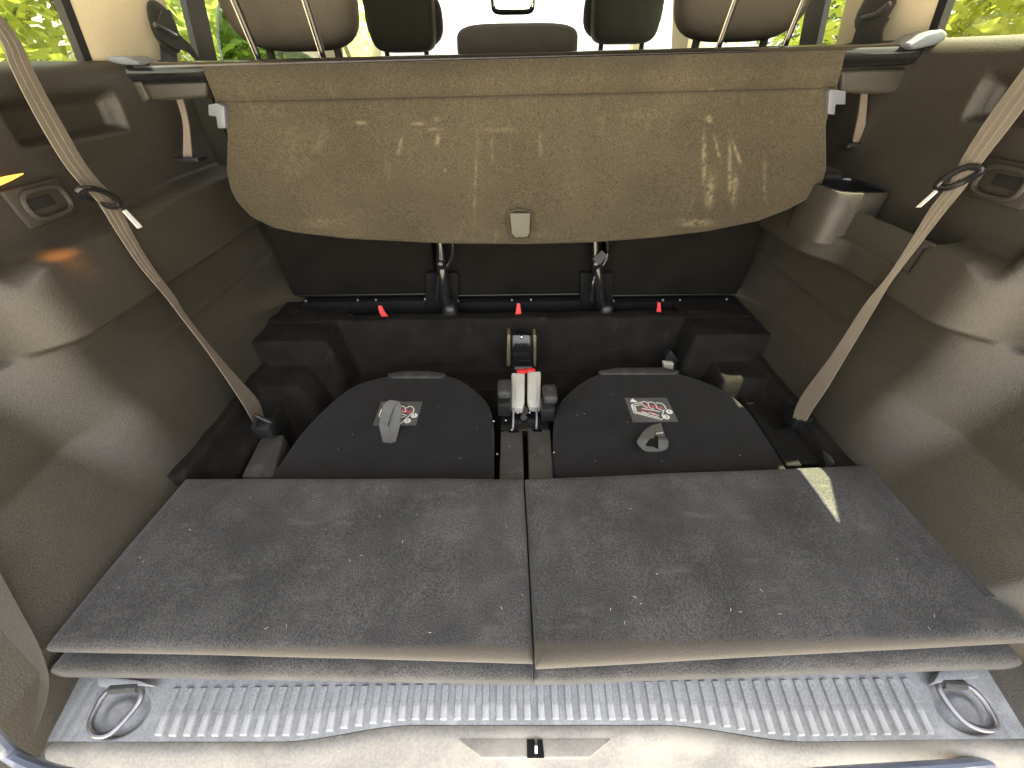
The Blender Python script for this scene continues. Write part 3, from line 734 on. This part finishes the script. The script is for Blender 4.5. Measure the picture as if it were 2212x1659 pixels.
# ribs: one shared mesh, a shallow bevelled bar
ribme = None
nrib = 55
top_y = sat(1106, 1474).y
for i in range(nrib):
    xx = -.440 + i * .01745
    # front end of this rib on the plate border
    pf = None
    for py in range(1500, 1620, 2):
        # pixel column of the rib on this row
        lo_, hi = 0., 2212.
        pt = sat(1106 + (xx / .475) * FP, py)
    yf = None
    ya = sat(1106, 1474).y
    # walk forward along the rib until it meets the border
    y = ya
    while y > .0:
        p = Vector((xx, y, sz(y))); r_ = p - CAM; zc = r_.dot(fwd); px = 1106 + FP * r_.dot(rgt) / zc; py = 829.5 - FP * r_.dot(upv) / zc
        if py > edge_y(px) - 9: break
        y -= .0005
    ln = ya - y
    if True:
        bm = bmesh.new(); vs = [bm.verts.new(p) for p in [(-.0050, -ln / 2, -.002), (.0050, -ln / 2, -.002), (.0050, ln / 2, -.002), (-.0050, ln / 2, -.002), (-.0038, -ln / 2 + .003, .0026), (.0038, -ln / 2 + .003, .0026), (.0038, ln / 2, .0026), (-.0038, ln / 2, .0026)]]
        for q in ((4, 5, 6, 7), (0, 1, 5, 4), (1, 2, 6, 5), (2, 3, 7, 6), (3, 0, 4, 7)): bm.faces.new([vs[k] for k in q])
        bmesh.ops.recalc_face_normals(bm, faces=bm.faces)
        ribme = bpy.data.meshes.new('rib'); bm.to_mesh(ribme); bm.free(); ribme.materials.append(M_rib)
    o = bpy.data.objects.new('rib', ribme); S.collection.objects.link(o); o.parent = sill
    ym = (ya + y) / 2; o.location = Vector((xx, ym, sz(ym) - .0030)) - sill.location; o.rotation_euler = (math.atan(SL), 0, 0)
# lower lip rolling over towards the bumper
def lipf(a, b):
    pxa = lerp(60, 2250, a); p0 = sat(lerp(85, 2225, a), edge_y(lerp(85, 2225, a)), -.004)
    q = b; out = p0 + Vector((0, -.055 * q, -.004 - .010 * q - .035 * q * q + .010 * math.sin(q * 9) * (1 - q) * .3)); return out
v, f = grid(lipf, 120, 24); part('bumper_lip', v, f, M_lip, sill, auto=180)
# raised bead between plate and lip
pts = [sat(px, edge_y(px), -.002) for px in range(90, 2225, 30)]
def latp(px, py, up=.0): # a point on the lip near the latch
    return sat(px, py, -.012 + up)
V, F = prism([latp(985, 1594, .006), latp(1325, 1594, .006), latp(1275, 1636, .012), latp(1040, 1637, .012)], .02, .002, 2); part('latch_cover', V, F, M_lip, sill)
V, F = prism([latp(1138, 1597, .008), latp(1172, 1597, .008), latp(1176, 1637, .014), latp(1139, 1637, .014)], .004, .0, 1); part('latch_slot', V, F, M_black, sill, smooth=False)
V, F = tube([latp(1158, 1598, .009), latp(1158, 1612, .014), latp(1158, 1626, .012)], .0022, 8); part('striker', V, F, M_steel, sill)
# sill end blocks under the boards and tie-down rings
def ring(pts, base):
    P3 = [sat(a, b, .006) for a, b in pts]
    V, F = tube(cr(P3, 4, True), .0034, 10, closed=True); r = part('tie_down_ring', V, F, M_steeld, sill)
    c = [sat(a, b, .007) for a, b in base]; V, F = tube(c, .0058, 10); part('ring_hinge', V, F, M_dustpl, sill)
ring([(238, 1490), (300, 1486), (303, 1510), (278, 1545), (240, 1583), (210, 1588), (195, 1570), (205, 1535)], [(240, 1489), (300, 1484)])
ring([(2030, 1478), (2085, 1480), (2122, 1510), (2150, 1560), (2140, 1575), (2110, 1572), (2075, 1552), (2040, 1508)], [(2034, 1476), (2082, 1479)])
for pts in ([(205, 1456), (300, 1468), (330, 1480), (210, 1482)], [(2030, 1448), (2098, 1432), (2120, 1462), (2015, 1476)]):
    V, F = prism([sat(a, b, .012) for a, b in pts], .014, .003, 2); part('corner_block', V, F, M_sill, sill)
# painted opening flange curving below
for sgn in (-1, 1):
    ex = 0 if sgn < 0 else 2212
    P3 = [at(x_, y_, y=yy) for x_, y_, yy in (((-40, 1560, .075), (20, 1628, .06), (110, 1668, .045), (260, 1700, .03)) if sgn < 0 else ((2260, 1590, .075), (2200, 1632, .06), (2080, 1652, .05), (1800, 1672, .04), (1500, 1700, .03)))]
    V, F = tube(cr(P3, 8), .006, 10); part('paint_flange', V, F, M_body, sill)
# inner trim edge of the tailgate opening, seen at the left border
for sgn, lst in ((-1, [(-20, 1190), (0, 1236), (45, 1320), (86, 1398), (106, 1470), (92, 1545), (50, 1640), (20, 1720)]),):
    inn = cr([at(a_, b_, x=sgn * x_) for (a_, b_), x_ in zip(lst, [.615, .61, .592, .574, .565, .568, .585, .60] if sgn < 0 else [.60, .59, .58, .585, .60])], 8)
    def ot(a, b):
        i = min(len(inn) - 1, int(a * (len(inn) - 1) + .5)); r = b * 1.35
        return inn[i] + Vector((sgn * .085 * math.sin(r), -.075 * (1 - math.cos(r)) - .012 * b, .0))
    v, f = grid(ot, len(inn) - 1, 8); part('opening_trim', v, f, M_trim, sill, auto=180)
# side returns of the opening: grey plastic beside the sill
for sgn in (-1, 1):
    def ret(a, b):
        y = lerp(.05, .19, a); return Vector((sgn * lerp(.545 if sgn < 0 else .612, .64 if sgn < 0 else .68, b ** .8), y, lerp(sz(y) - .012, .02, b ** 2)))
    v, f = grid(ret, 12, 12); part('sill_side', v, f, M_trim, sill, auto=180)

# ================================================================== LUGGAGE COVER
YC = .80
lc = thing('luggage_cover', 'brown grey roller luggage cover hanging from a black cassette across the boot', 'luggage cover', (0, YC, .5))
A = at(292, 160, y=YC); B = at(1988, 116, y=YC)
def bl(t_): return A.lerp(B, t_)
# cassette: flattened tube
V, F = tube([bl(i / 30) for i in range(31)], .0175, 20, flat=.8); part('cassette', V, F, M_gloss, lc)
V, F = tube([at(lerp(292, 1988, i / 30), lerp(147, 105, i / 30), y=YC - .012) for i in range(31)], .0028, 8); part('cassette_edge', V, F, M_steeld, lc)  # thin tube added to catch the sky as a bright line on top
# end plates
def quad_y(pts, y, th=.02, bev=.004, dirv=Vector((0, 1, 0))): return prism([at(a, b, y=y) for a, b in pts], th, bev, 3, dirv)
V, F = quad_y([(305, 170), (445, 168), (448, 212), (345, 217), (320, 217)], YC - .004, .05, .006); part('end_cap', V, F, M_trim, lc)
V, F = quad_y([(1818, 152), (1975, 148), (1955, 200), (1905, 204), (1815, 202)], YC - .004, .05, .006); part('end_cap', V, F, M_trim, lc)
for pts in ([(272, 150), (290, 150), (322, 214), (310, 222)], [(1990, 112), (2008, 112), (1968, 206), (1955, 200)]):
    V, F = quad_y(pts, YC - .012, .03, .002); part('side_bracket', V, F, M_trim, lc)
for pts in ([(228, 122), (268, 120), (300, 135), (296, 142), (262, 140), (236, 134)], [(1962, 98), (2005, 72), (2040, 62), (2052, 75), (2030, 96), (1975, 108)]):
    V, F = quad_y(pts, YC - .03, .05, .004); part('release_lever', V, F, M_clip, lc)
# cloth: rolls over the cassette, bulges then hangs as a stiff panel
Lp = [(440, 146), (441, 150), (443, 168), (452, 190), (466, 212), (476, 232), (484, 270), (490, 320), (494, 370), (500, 405), (516, 436), (545, 466), (590, 488), (640, 499)]
def edge_bot(px):
    kn = [(494, 372), (500, 405), (516, 436), (545, 466), (590, 488), (640, 499), (750, 512), (950, 522), (1130, 524), (1280, 520), (1400, 511), (1530, 496), (1640, 473), (1700, 450), (1745, 426), (1772, 398), (1781, 365)]
    if px <= kn[0][0]: return kn[0][1]
    for (a, b), (c, d) in zip(kn, kn[1:]):
        if px <= c: return b + (d - b) * (px - a) / (c - a)
    return kn[-1][1]
def cloth(u, v_):
    # top 22% = the roll, the rest = hanging panel
    pxt = lerp(440, 1824, u); yt = lerp(148, 112, u)
    pxc = lerp(468, 1806, u); yc = lerp(217, 186, u)
    if v_ < .22:
        k = v_ / .22; px = lerp(pxt, pxc, k); py = lerp(yt, yc, k)
        y = YC - .016 - .016 * math.sin(k * math.pi * .75) - .004
        p = at(px, py, y=y)
    else:
        k = (v_ - .22) / .78
        # panel side edges
        xl = lerp(468, 494, min(1, k * 2.0)) if k < .5 else 494
        xr = lerp(1806, 1781, min(1, k * 2.0)) if k < .5 else 1781
        px = lerp(lerp(468, 494, sm(0, .5, k)), lerp(1806, 1781, sm(0, .5, k)), u)
        py = lerp(yc, edge_bot(px), k)
        y = YC - .030 - .006 * math.sin(k * 3) - .010 * math.sin(u * math.pi) * k + .0016 * math.sin(u * 17 + k * 3) * sm(0, .25, k)
        if k < .04: y += .006 * (1 - k / .04) * 1
        p = at(px, py, y=y)
    return p
STAINS = [(1520, 350, 120, 7, -.02, .9), (1533, 410, 70, 12, .12, .9), (1548, 320, 55, 5, -.25, .8), (1575, 360, 125, 6, 0, .9), (1590, 330, 50, 5, -.35, .9), (1585, 410, 70, 9, .08, .8),
          (1530, 257, 16, 12, 0, .7), (1535, 193, 14, 9, 0, .6), (1650, 390, 90, 5, 0, .45), (1028, 380, 190, 4, .04, .45), (945, 258, 10, 9, 0, .5), (1062, 325, 45, 4, 0, .6), (1167, 315, 50, 5, 0, .5),
          (865, 312, 42, 5, .25, .6), (946, 300, 26, 7, .2, .8), (905, 267, 8, 22, 0, .6), (940, 279, 6, 22, 0, .7), (780, 265, 8, 20, 0, .7), (1810, 330, 40, 6, .1, .5), (692, 300, 60, 22, .4, .22), (961, 366, 8, 4, 0, 1.),
          (1500, 480, 16, 55, 0, .55), (700, 480, 20, 60, 0, .25), (1150, 505, 12, 60, 0, .15), (640, 330, 120, 60, .2, .16), (1080, 280, 10, 60, 0, .3), (1380, 250, 12, 70, 0, .2)]
v, f = grid(cloth, 400, 170)
cl = part('cover_cloth', v, f, M_shade, lc, auto=180)
at_ = cl.data.attributes.new('stain', 'FLOAT', 'POINT'); vals = []
for p in v:
    r_ = p - CAM; zc = r_.dot(fwd); px = 1106 + FP * r_.dot(rgt) / zc; py = 829.5 - FP * r_.dot(upv) / zc; q = 0.
    for sx_, sy_, l_, w_, an, am in STAINS:
        dx = px - sx_; dy = py - sy_
        if abs(dx) > 3 * (w_ + l_ * .5) or abs(dy) > l_ * 1.2 + 12: continue
        ca_, sa_ = math.cos(an), math.sin(an); a_ = (dx * ca_ + dy * sa_) / (w_ * .62); b_ = (dy * ca_ - dx * sa_) / (l_ * .5)
        q = max(q, am * math.exp(-a_ * a_ - b_ ** 4))
    vals.append(q)
at_.data.foreach_set('value', vals)
mo = cl.modifiers.new('thick', 'SOLIDIFY'); mo.thickness = .003; mo.offset = 1
# hem binding
hp = []
for i in range(0, 161): hp.append(cloth(i / 160, 1.0) + Vector((0, -.0005, -.0005)))
V, F = tube(hp, .0022, 6); part('hem', V, F, M_shade, lc)
# seam rod under the fold
V, F = tube([cloth(i / 60, .225) + Vector((0, .006, 0)) for i in range(61)], .004, 8); part('fold_seam', V, F, M_shade, lc)
# pull tab
def pan(px, py, dy=0.): return at(px, py, y=YC - .053 + dy)
V, F = prism([pan(1101, 461, -.002), pan(1146, 461, -.002), pan(1144, 505, -.002), pan(1138, 513, -.002), pan(1112, 514, -.002), pan(1105, 505, -.002)], .005, .0018, 3, Vector((0, 1, 0)))
part('pull_tab', V, F, M_tab, lc)
V, F = tube(cr([pan(1099, 459), pan(1148, 459), pan(1147, 505), pan(1140, 515), pan(1110, 516), pan(1103, 506)], 3, True), .0016, 6, closed=True); part('tab_frame', V, F, M_shade, lc)
# end clips
for pts in ([(449, 226), (463, 224), (465, 222), (484, 230), (487, 277), (470, 278), (466, 252), (450, 250)], [(1792, 195), (1800, 193), (1828, 197), (1827, 226), (1806, 226), (1804, 248), (1788, 247)]):
    V, F = prism([at(a, b, y=YC - .046) for a, b in pts], .012, .0015, 2, Vector((0, 1, 0))); part('end_clip', V, F, M_clip, lc)
# ================================================================== SECOND ROW SEATS
def seat2(label, cx0, cx1, hx, hy, hw_, hh, group='rear bench seats', posts=True, y=.93, mid=False):
    """cx0,cx1: pixel columns of the seat back at its bottom rail"""
    t = thing('bench_seat', label, 'seat', at((cx0 + cx1) / 2, 690, y=y), group)
    def q(px, py, yy): return at(px, py, y=yy)
    # backrest, leaning slightly; seen from behind
    bl_, br = q(cx0, 646, y - .03), q(cx1, 646, y - .03)
    zt = .50
    w2 = (br.x - bl_.x) / 2; cx = (br.x + bl_.x) / 2; zb = bl_.z
    V, F = superbox((cx, y + .055, (zt + zb) / 2), (w2, .085, (zt - zb) / 2), 26, 48); part('backrest', V, F, M_seatb, t)
    # rear rail with small bolts
    a = Vector((bl_.x + .01, y - .035, zb + .012)); b = Vector((br.x - .01, y - .035, zb + .012))
    V, F = tube([a.lerp(b, i / 8) for i in range(9)], .0017, 8); part('rail', V, F, M_dark, t)
    for k in (.08, .45, .58, .93):
        c = a.lerp(b, k) + Vector((0, -.006, -.012)); V, F = superbox(c, (.004, .004, .004), 2, 10); part('bolt', V, F, M_steeld, t)
    V, F = box((cx, y - .02, zb - .03), (2 * w2 - .04, .04, .05), .008); part('lower_bar', V, F, M_black, t)
    if True:
        if mid: c = at(hx, hy, y=y + .04)
        else: c = at(hx, hy, y=y + .05)
        V, F = superbox(c, (hw_, .055, hh), 3.2 if not mid else 4.5, 36, taper=.0 if mid else .06); h = part('headrest', V, F, M_hrest if not mid else M_seat, t)
        for s_ in (-1, 1):
            V, F = tube([c + Vector((s_ * .065, .0, -hh * .7)), c + Vector((s_ * .065, .005, -hh - .12))], .007, 10); part('headrest_post', V, F, M_seat, h)
    return t
s1 = seat2('left rear seat with brown grey rounded headrest beside the dark tinted pane', 632, 950, 628, 8, .118, .066)
s2 = seat2('middle rear seat with low dark headrest rising over the cover', 956, 1286, 1117, 104, .112, .034, mid=True)
s3 = seat2('right rear seat with brown grey rounded headrest against green trees', 1292, 1592, 1605, -14, .118, .066)
def red_tab(t, pts, y=.842):
    g = G()
    a = [at(x_ - w_, y_, y=y - d) for x_, y_, w_, d in pts]; b = [at(x_ + w_, y_, y=y - d) for x_, y_, w_, d in pts]
    V, F = ribbon(a, b, .002, 4); part('red_release_strap', V, F, M_red, t)
red_tab(s1, [(821, 660, 4, 0), (826, 674, 6, .006), (836, 688, 8, .01), (846, 698, 5, .012)])
red_tab(s2, [(1120, 655, 3, 0), (1120, 670, 5, .006), (1120, 686, 8, .010), (1120, 696, 8, .012)])
red_tab(s3, [(1423, 653, 3, 0), (1423, 664, 4, .004), (1422, 678, 6, .008)])
# steel floor hooks on the step
for s_, lst in ((s1, (750, 912)), (s2, (1030, 1212)), (s3, (1345, 1530))):
    for px in lst:
        c = at(px, 684, y=.852); V, F = box(c, (.026, .015, .006), .002); part('floor_latch', V, F, M_steeld, s_)
# hinge towers between the seats
for k, (px, lab) in enumerate(((955, 'black folding hinge post left of the middle rear seat'), (1290, 'black folding hinge post right of the middle rear seat'))):
    t = thing('hinge_post', lab, 'bracket', at(px, 690, y=.86), 'hinge posts between the rear seats')
    V, F = prism([at(px - 36, 590, y=.885), at(px + 34, 590, y=.885), at(px + 34, 690, y=.885), at(px - 36, 690, y=.885)], .01, .002, 2, Vector((0, 1, 0))); part('back_plate', V, F, M_black, t)
    V, F = tube(cr([at(px - 5, 515, y=.872), at(px - 2, 560, y=.868), at(px + 2, 600, y=.862), at(px + 8, 650, y=.858), at(px + 14, 690, y=.858)], 4), [.008 + .006 * sm(0, 6, i) for i in range(17)], 12); part('hinge_arm', V, F, M_gloss, t)
    V, F = tube(cr([at(px + 22, 515, y=.872), at(px + 20, 560, y=.868), at(px - 6, 600, y=.856), at(px - 12, 650, y=.85)], 4), .005, 10); part('link_rod', V, F, M_gloss, t)
    V, F = superbox(at(px - 3, 572, y=.858), (.009, .008, .012), 3, 16); part('hinge_cap', V, F, M_gloss, t)
    V, F = superbox(at(px + 18, 672, y=.85), (.018, .02, .024), 3, 20); part('pivot_cover', V, F, M_dark, t)
V, F = prism([at(1280, 560, y=.85), at(1300, 541, y=.85), at(1312, 552, y=.85), at(1296, 572, y=.85)], .003, .0, 1, Vector((0, 1, 0))); part('buckle_tag', V, F, M_dustpl, t)

# slim black rods in front of the outer headrests
for k, (a, b, lab) in enumerate((((500, -15), (563, 134), 'slim black rod crossing the left rounded headrest, outer one of its pair'),
                                 ((655, -15), (701, 130), 'slim black rod crossing the left rounded headrest, inner one of its pair'),
                                 ((1594, -15), (1546, 118), 'slim black rod crossing the right rounded headrest, inner one of its pair'),
                                 ((1742, -15), (1688, 116), 'slim black rod crossing the right rounded headrest, outer one of its pair'))):
    p0 = at(*a, y=.83); p1 = at(*b, y=.84)
    t = thing('guard_rod', lab, 'rod', p1, 'slim rods behind the headrests')
    V, F = tube([p0, p1 + (p1 - p0) * .12], .0046, 12); part('rod', V, F, M_gloss, t)
    V, F = tube([p1 + (p1 - p0) * .02, p1 + (p1 - p0) * .14], .008, 12); part('rod_socket', V, F, M_dark, t)
    d = Vector((-.0042 if k < 2 or True else .004, -.0025, 0)); V, F = tube([p0 + d, p1 + d], .0008, 6); part('painted_glint', V, F, M_tan, t)  # cream sliver painted in as the highlight along the rod

# ================================================================== FRONT SEATS
def front(label, px, py, hwp, hhp):
    y = 1.75; t = thing('passenger_seat', label, 'seat', at(px, 200, y=y), 'front seats')
    c = at(px, py, y=y); w_ = at(px + hwp, py, y=y).x - c.x; h_ = c.z - at(px, py + hhp, y=y).z
    V, F = superbox(c, (w_, .06, h_), 5, 40, taper=.05); h = part('headrest', V, F, M_seat, t)
    V, F = superbox(c + Vector((0, .045, .0)), (w_ * 1.0 + .02, .05, h_ * .9), 3, 32); part('front_cushion', V, F, M_seat, h)
    for s_ in (-1, 1):
        V, F = tube([c + Vector((s_ * w_ * .62, 0, -h_ * .8)), c + Vector((s_ * w_ * .62, 0, -h_ - .10))], .008, 10); part('headrest_post', V, F, M_seat, h)
    V, F = superbox((c.x, y + .02, .20), (.21, .09, c.z - h_ - .07 - .20 + .02), 6, 36); part('backrest', V, F, M_seat, t)
    for s_ in (-1, 1):
        V, F = superbox((c.x + s_ * .17, y + .02, c.z - h_ - .078), (.035, .06, .03), 2.5, 20); part('shoulder_bolster', V, F, M_seat, t)
front('left front seat with tall dark headrest before the bright windscreen', 868, 40, 72, 74)
front('right front seat with tall dark headrest before the bright windscreen', 1352, 22, 74, 74)

# ================================================================== THIRD ROW SEAT BELTS (foreground)
def belt(label, E1, E2, loc, sl_px, tong):
    t = thing('seat_belt', label, 'seat belt', loc, 'rear seat belts hanging at the boot sides')
    a = [at(x_, y_, x=X_) for x_, y_, X_ in E1]; b = [at(x_, y_, x=X_) for x_, y_, X_ in E2]
    V, F = ribbon(a, b, .0013, 8); part('webbing', V, F, M_belt, t)
    ca = cr(a, 8); cb = cr(b, 8)
    for s_ in (.33, .66):
        nrm = Vector((1 if loc[0] < 0 else -1, 0, 0)) * .0012
        n_ = len(ca) * 2 // 3
        V, F = ribbon([p.lerp(q, s_ - .045) + nrm for p, q in list(zip(ca, cb))[:n_:4]], [p.lerp(q, s_ + .045) + nrm for p, q in list(zip(ca, cb))[:n_:4]], .0008, 4); part('woven_stripe', V, F, M_belt2, t)
    # slider: oval frame
    P3 = [at(x_, y_, x=X_) for x_, y_, X_ in sl_px]
    V, F = tube(cr(P3, 5, True), .0042, 10, closed=True); part('belt_guide', V, F, M_gloss, t)
    V, F = prism([at(x_, y_, x=X_) for x_, y_, X_ in tong], .0022, .0006, 1, Vector((-1 if loc[0] > 0 else 1, 0, 0))); part('belt_tongue', V, F, M_tongue, t)
    return t
xl = -.582
LB = [(-60, -40, -8), (0, 37, 88), (20, 62, 141), (54, 98, 211), (92, 137, 281), (135, 177, 351), (172, 212, 397), (207, 244, 432), (251, 281, 502), (299, 322, 573), (358, 374, 643), (389, 399, 684), (440, 450, 750), (488, 510, 819), (522, 556, 871), (546, 570, 912)]
def XL(y): return xl + .065 * sm(600, 912, y)
lE1 = [(a_, y_, XL(y_)) for a_, b_, y_ in LB]; lE2 = [(b_, y_ - 6, XL(y_) - .004) for a_, b_, y_ in LB]
belt('light taupe seat belt hanging diagonally down the left side of the boot', lE1, lE2, (-.55, .55, 0),
     [(168, 412, -.576), (205, 408, -.570), (245, 425, -.570), (258, 442, -.574), (238, 446, -.580), (195, 432, -.586)],
     [(262, 456, -.576), (270, 452, -.576), (306, 490, -.576), (296, 494, -.576)])
xr = .582
RB = [(2262, 2330, 70), (2212, 2268, 148), (2141, 2198, 246), (2095, 2143, 316), (2070, 2110, 360), (2050, 2083, 400), (2011, 2042, 450), (1968, 1988, 520), (1940, 1954, 564), (1912, 1924, 604), (1867, 1890, 660), (1822, 1848, 730), (1786, 1816, 783), (1746, 1784, 836), (1724, 1760, 871), (1714, 1742, 902)]
def XR(y): return xr - .060 * sm(600, 902, y)
rE1 = [(a_, y_, XR(y_)) for a_, b_, y_ in RB]; rE2 = [(b_, y_ + 8, XR(y_) + .003) for a_, b_, y_ in RB]
belt('light taupe seat belt hanging diagonally down the right side of the boot', rE1, rE2, (.55, .55, 0),
     [(2122, 366, .586), (2085, 362, .578), (2040, 385, .572), (2025, 402, .572), (2050, 405, .578), (2090, 388, .584)],
     [(2022, 410, .576), (2028, 414, .576), (1990, 448, .576), (1980, 448, .576)])

# ================================================================== SECOND ROW BELTS ON THE PILLARS
t = thing('pillar_belt', 'dark seat belt and buckle bunched on the left cream pillar', 'seat belt', at(380, 130, x=-.64), 'belts hanging on the cream pillars')
def z1(x_, y_, **k): return at(x_ / 2.458 * K, y_ / 2.458 * K, **k)
V, F = superbox(z1(1010, 170, x=-.632), (.010, .030, .036), 2.6, 20, Matrix.Rotation(R(-25), 3, 'X')); part('belt_bunch', V, F, M_seat, t)
V, F = ribbon([z1(990, 60, x=-.62), z1(960, 200, x=-.618), z1(1060, 290, x=-.618), z1(1150, 320, x=-.62), z1(1240, 420, x=-.63)], [z1(1040, 60, x=-.62), z1(1090, 200, x=-.618), z1(1160, 270, x=-.618), z1(1200, 330, x=-.62), z1(1270, 420, x=-.63)], .002); part('webbing', V, F, M_seat, t)
V, F = ribbon([z1(975, 230, x=-.64), z1(985, 330, x=-.64), z1(990, 420, x=-.64)], [z1(1070, 250, x=-.64), z1(1080, 330, x=-.64), z1(1090, 420, x=-.64)], .002); part('hanging_webbing', V, F, M_dustpl, t)
V, F = tube([z1(950, 150, x=-.615), z1(1010, 180, x=-.612), z1(1080, 220, x=-.615)], .004, 8); part('belt_tongue', V, F, M_steeld, t)
t = thing('pillar_belt', 'dark seat belt and buckle bunched on the right cream pillar', 'seat belt', at(1890, 110, x=.64), 'belts hanging on the cream pillars')
def z3(x_, y_, **k): return at((1660 + x_ / 2.458) * K, y_ / 2.458 * K, **k)
V, F = superbox(z3(1300, 55, x=.632), (.012, .036, .034), 2.6, 20, Matrix.Rotation(R(20), 3, 'X')); part('belt_bunch', V, F, M_seat, t)
V, F = ribbon([z3(1215, 100, x=.625), z3(1190, 180, x=.625), z3(1150, 300, x=.63)], [z3(1390, 110, x=.625), z3(1350, 190, x=.625), z3(1345, 300, x=.63)], .003); part('webbing', V, F, M_seat, t)
V, F = tube([z3(1220, 110, x=.612), z3(1300, 90, x=.610), z3(1390, 20, x=.614)], .004, 8); part('belt_tongue', V, F, M_steeld, t)
# belts in the gap below the cassette, running to the floor at both sides
for sg, E1, E2, lab in ((-1, [z1(1090, 610, y=.84), z1(1130, 760, y=.84), z1(1130, 960, y=.84)], [z1(1130, 610, y=.84), z1(1165, 760, y=.84), z1(1185, 960, y=.84)], 'olive brown belt end below the left end of the cover cassette'),
                       (1, [z3(1215, 500, y=.84), z3(1190, 700, y=.84), z3(1155, 870, y=.84)], [z3(1250, 500, y=.84), z3(1235, 720, y=.84), z3(1215, 880, y=.84)], 'olive brown belt end below the right end of the cover cassette')):
    t = thing('lower_belt', lab, 'seat belt', E1[-1], 'belt ends below the cover cassette')
    V, F = ribbon(E1, E2, .003); part('webbing', V, F, M_belt2, t)
    V, F = box(E1[-1].lerp(E2[-1], .5) + Vector((0, 0, -.004)), (.05, .03, .008), .002); part('belt_slot', V, F, M_dark, t)
# front belts on the B pillars
for sg, pts, lab in ((-1, [(737, 70), (744, 95), (757, 130)], 'pale seat belt beside the left front seat'), (1, [(1497, 20), (1494, 60), (1485, 118)], 'pale seat belt beside the right front seat')):
    t = thing('front_belt', lab, 'seat belt', at(*pts[-1], y=1.7), 'pale front seat belts')
    V, F = ribbon([at(a - 4, b, y=1.7) for a, b in pts], [at(a + 5, b, y=1.7) for a, b in pts], .002); part('webbing', V, F, M_tan, t)
    V, F = tube([at(pts[0][0] - 6, pts[0][1] + 4, y=1.69), at(pts[0][0] + 8, pts[0][1] + 8, y=1.69)], .010, 8); part('belt_tongue', V, F, M_dark, t)

# inner door / C pillar lower panels closing the cabin sides behind the cover
for sg in (-1, 1):
    V, F = box((sg * .69, 1.8, .14), (.05, 1.84, .70), .01); part('door_card', V, F, M_trim, body)

# ================================================================== TREES OUTSIDE
def tree(name, label, cat, x, y, h, rx, rz, zc, n, seed, mt, leaf=.07, grp=None):
    rs = random.Random(seed); t = thing(name, label, cat, (x, y, -.75), grp)
    V, F = tube([Vector((x, y, -.75)), Vector((x + .05, y, zc * .4)), Vector((x - .04, y + .05, zc)), Vector((x + .03, y, h * .8))], [.14, .11, .08, .03], 9)
    g = G().add(V, F)
    for k in range(7):
        a = rs.uniform(0, 6.28); z0 = rs.uniform(zc - rz * .5, zc + rz * .3); e = Vector((x + math.cos(a) * rx * .7, y + math.sin(a) * rx * .7, z0 + rs.uniform(.3, .9)))
        g.add(*tube([Vector((x, y, z0)), Vector((x, y, z0)).lerp(e, .5) + Vector((0, 0, .08)), e], [.05, .035, .012], 6))
    part('trunk', g.v, g.f, M_bark, t)
    # crown: clumps of leaves spread through the volume
    cl_ = []
    for _ in range(46):
        a = rs.uniform(0, 6.28); r = rs.random() ** .5; zz = rs.uniform(-1, 1); q = math.sqrt(1 - zz * zz * .8)
        cl_.append((Vector((x + math.cos(a) * r * q * rx, y + math.sin(a) * r * q * rx, zc + zz * rz)), rs.uniform(.25, .6)))
    V = []; F = []
    for _ in range(n):
        c, s = rs.choice(cl_); p = c + Vector((rs.gauss(0, s * .5), rs.gauss(0, s * .5), rs.gauss(0, s * .4)))
        u = Vector((rs.gauss(0, 1), rs.gauss(0, 1), rs.gauss(0, .6))).normalized(); w_ = u.cross(Vector((rs.gauss(0, 1), rs.gauss(0, 1), rs.gauss(0, 1)))).normalized()
        l = leaf * rs.uniform(.6, 1.4); i = len(V)
        V += [p - u * l, p + w_ * l * .38, p + u * l, p - w_ * l * .38]; F.append((i, i + 1, i + 2, i + 3))
    o = mk('crown', V, F, mt, None, smooth=False); o.parent = t; o.data.transform(Matrix.Translation(-t.location))
    return t
tree('leafy_tree', 'bright yellow green tree outside the left rear quarter window', 'tree', -3.2, 1.6, 3.6, 1.3, 1.6, 1.2, 15000, 1, M_leafs[0], .05, 'trees around the car')
tree('leafy_tree', 'green tree outside the left sliding door window', 'tree', -3.6, 4.4, 4.2, 1.5, 1.8, 1.5, 15000, 2, M_leafs[1], .06, 'trees around the car')
tree('leafy_tree', 'mid green tree further ahead on the left of the car', 'tree', -3.4, 7.6, 4.4, 1.3, 1.8, 1.7, 9000, 3, M_leafs[1], .07, 'trees around the car')
tree('leafy_tree', 'green tree outside the right rear quarter window', 'tree', 3.3, 1.7, 3.8, 1.3, 1.7, 1.2, 15000, 4, M_leafs[1], .05, 'trees around the car')
tree('leafy_tree', 'yellow flecked tree outside the right door window', 'tree', 3.2, 4.3, 4.2, 1.5, 1.8, 1.4, 16000, 5, M_leafs[0], .055, 'trees around the car')
tree('leafy_tree', 'deep green tree behind the yellow flecked one on the right', 'tree', 4.8, 7.0, 5.0, 1.7, 2.0, 1.8, 11000, 6, M_leafs[2], .08, 'trees around the car')
tree('leafy_tree', 'deep green tree behind the left side windows', 'tree', -5.6, 2.6, 5.0, 2.2, 2.3, 1.8, 12000, 7, M_leafs[2], .09, 'trees around the car')
tree('leafy_tree', 'deep green tree behind the right rear quarter window', 'tree', 5.8, 2.4, 5.0, 2.2, 2.3, 1.8, 12000, 8, M_leafs[2], .09, 'trees around the car')
tree('leafy_tree', 'pale green slender tree far ahead seen left of the left front headrest', 'tree', -4.6, 13.0, 4.6, .9, 1.9, 1.9, 6000, 9, M_leafs[0], .09, 'trees around the car')
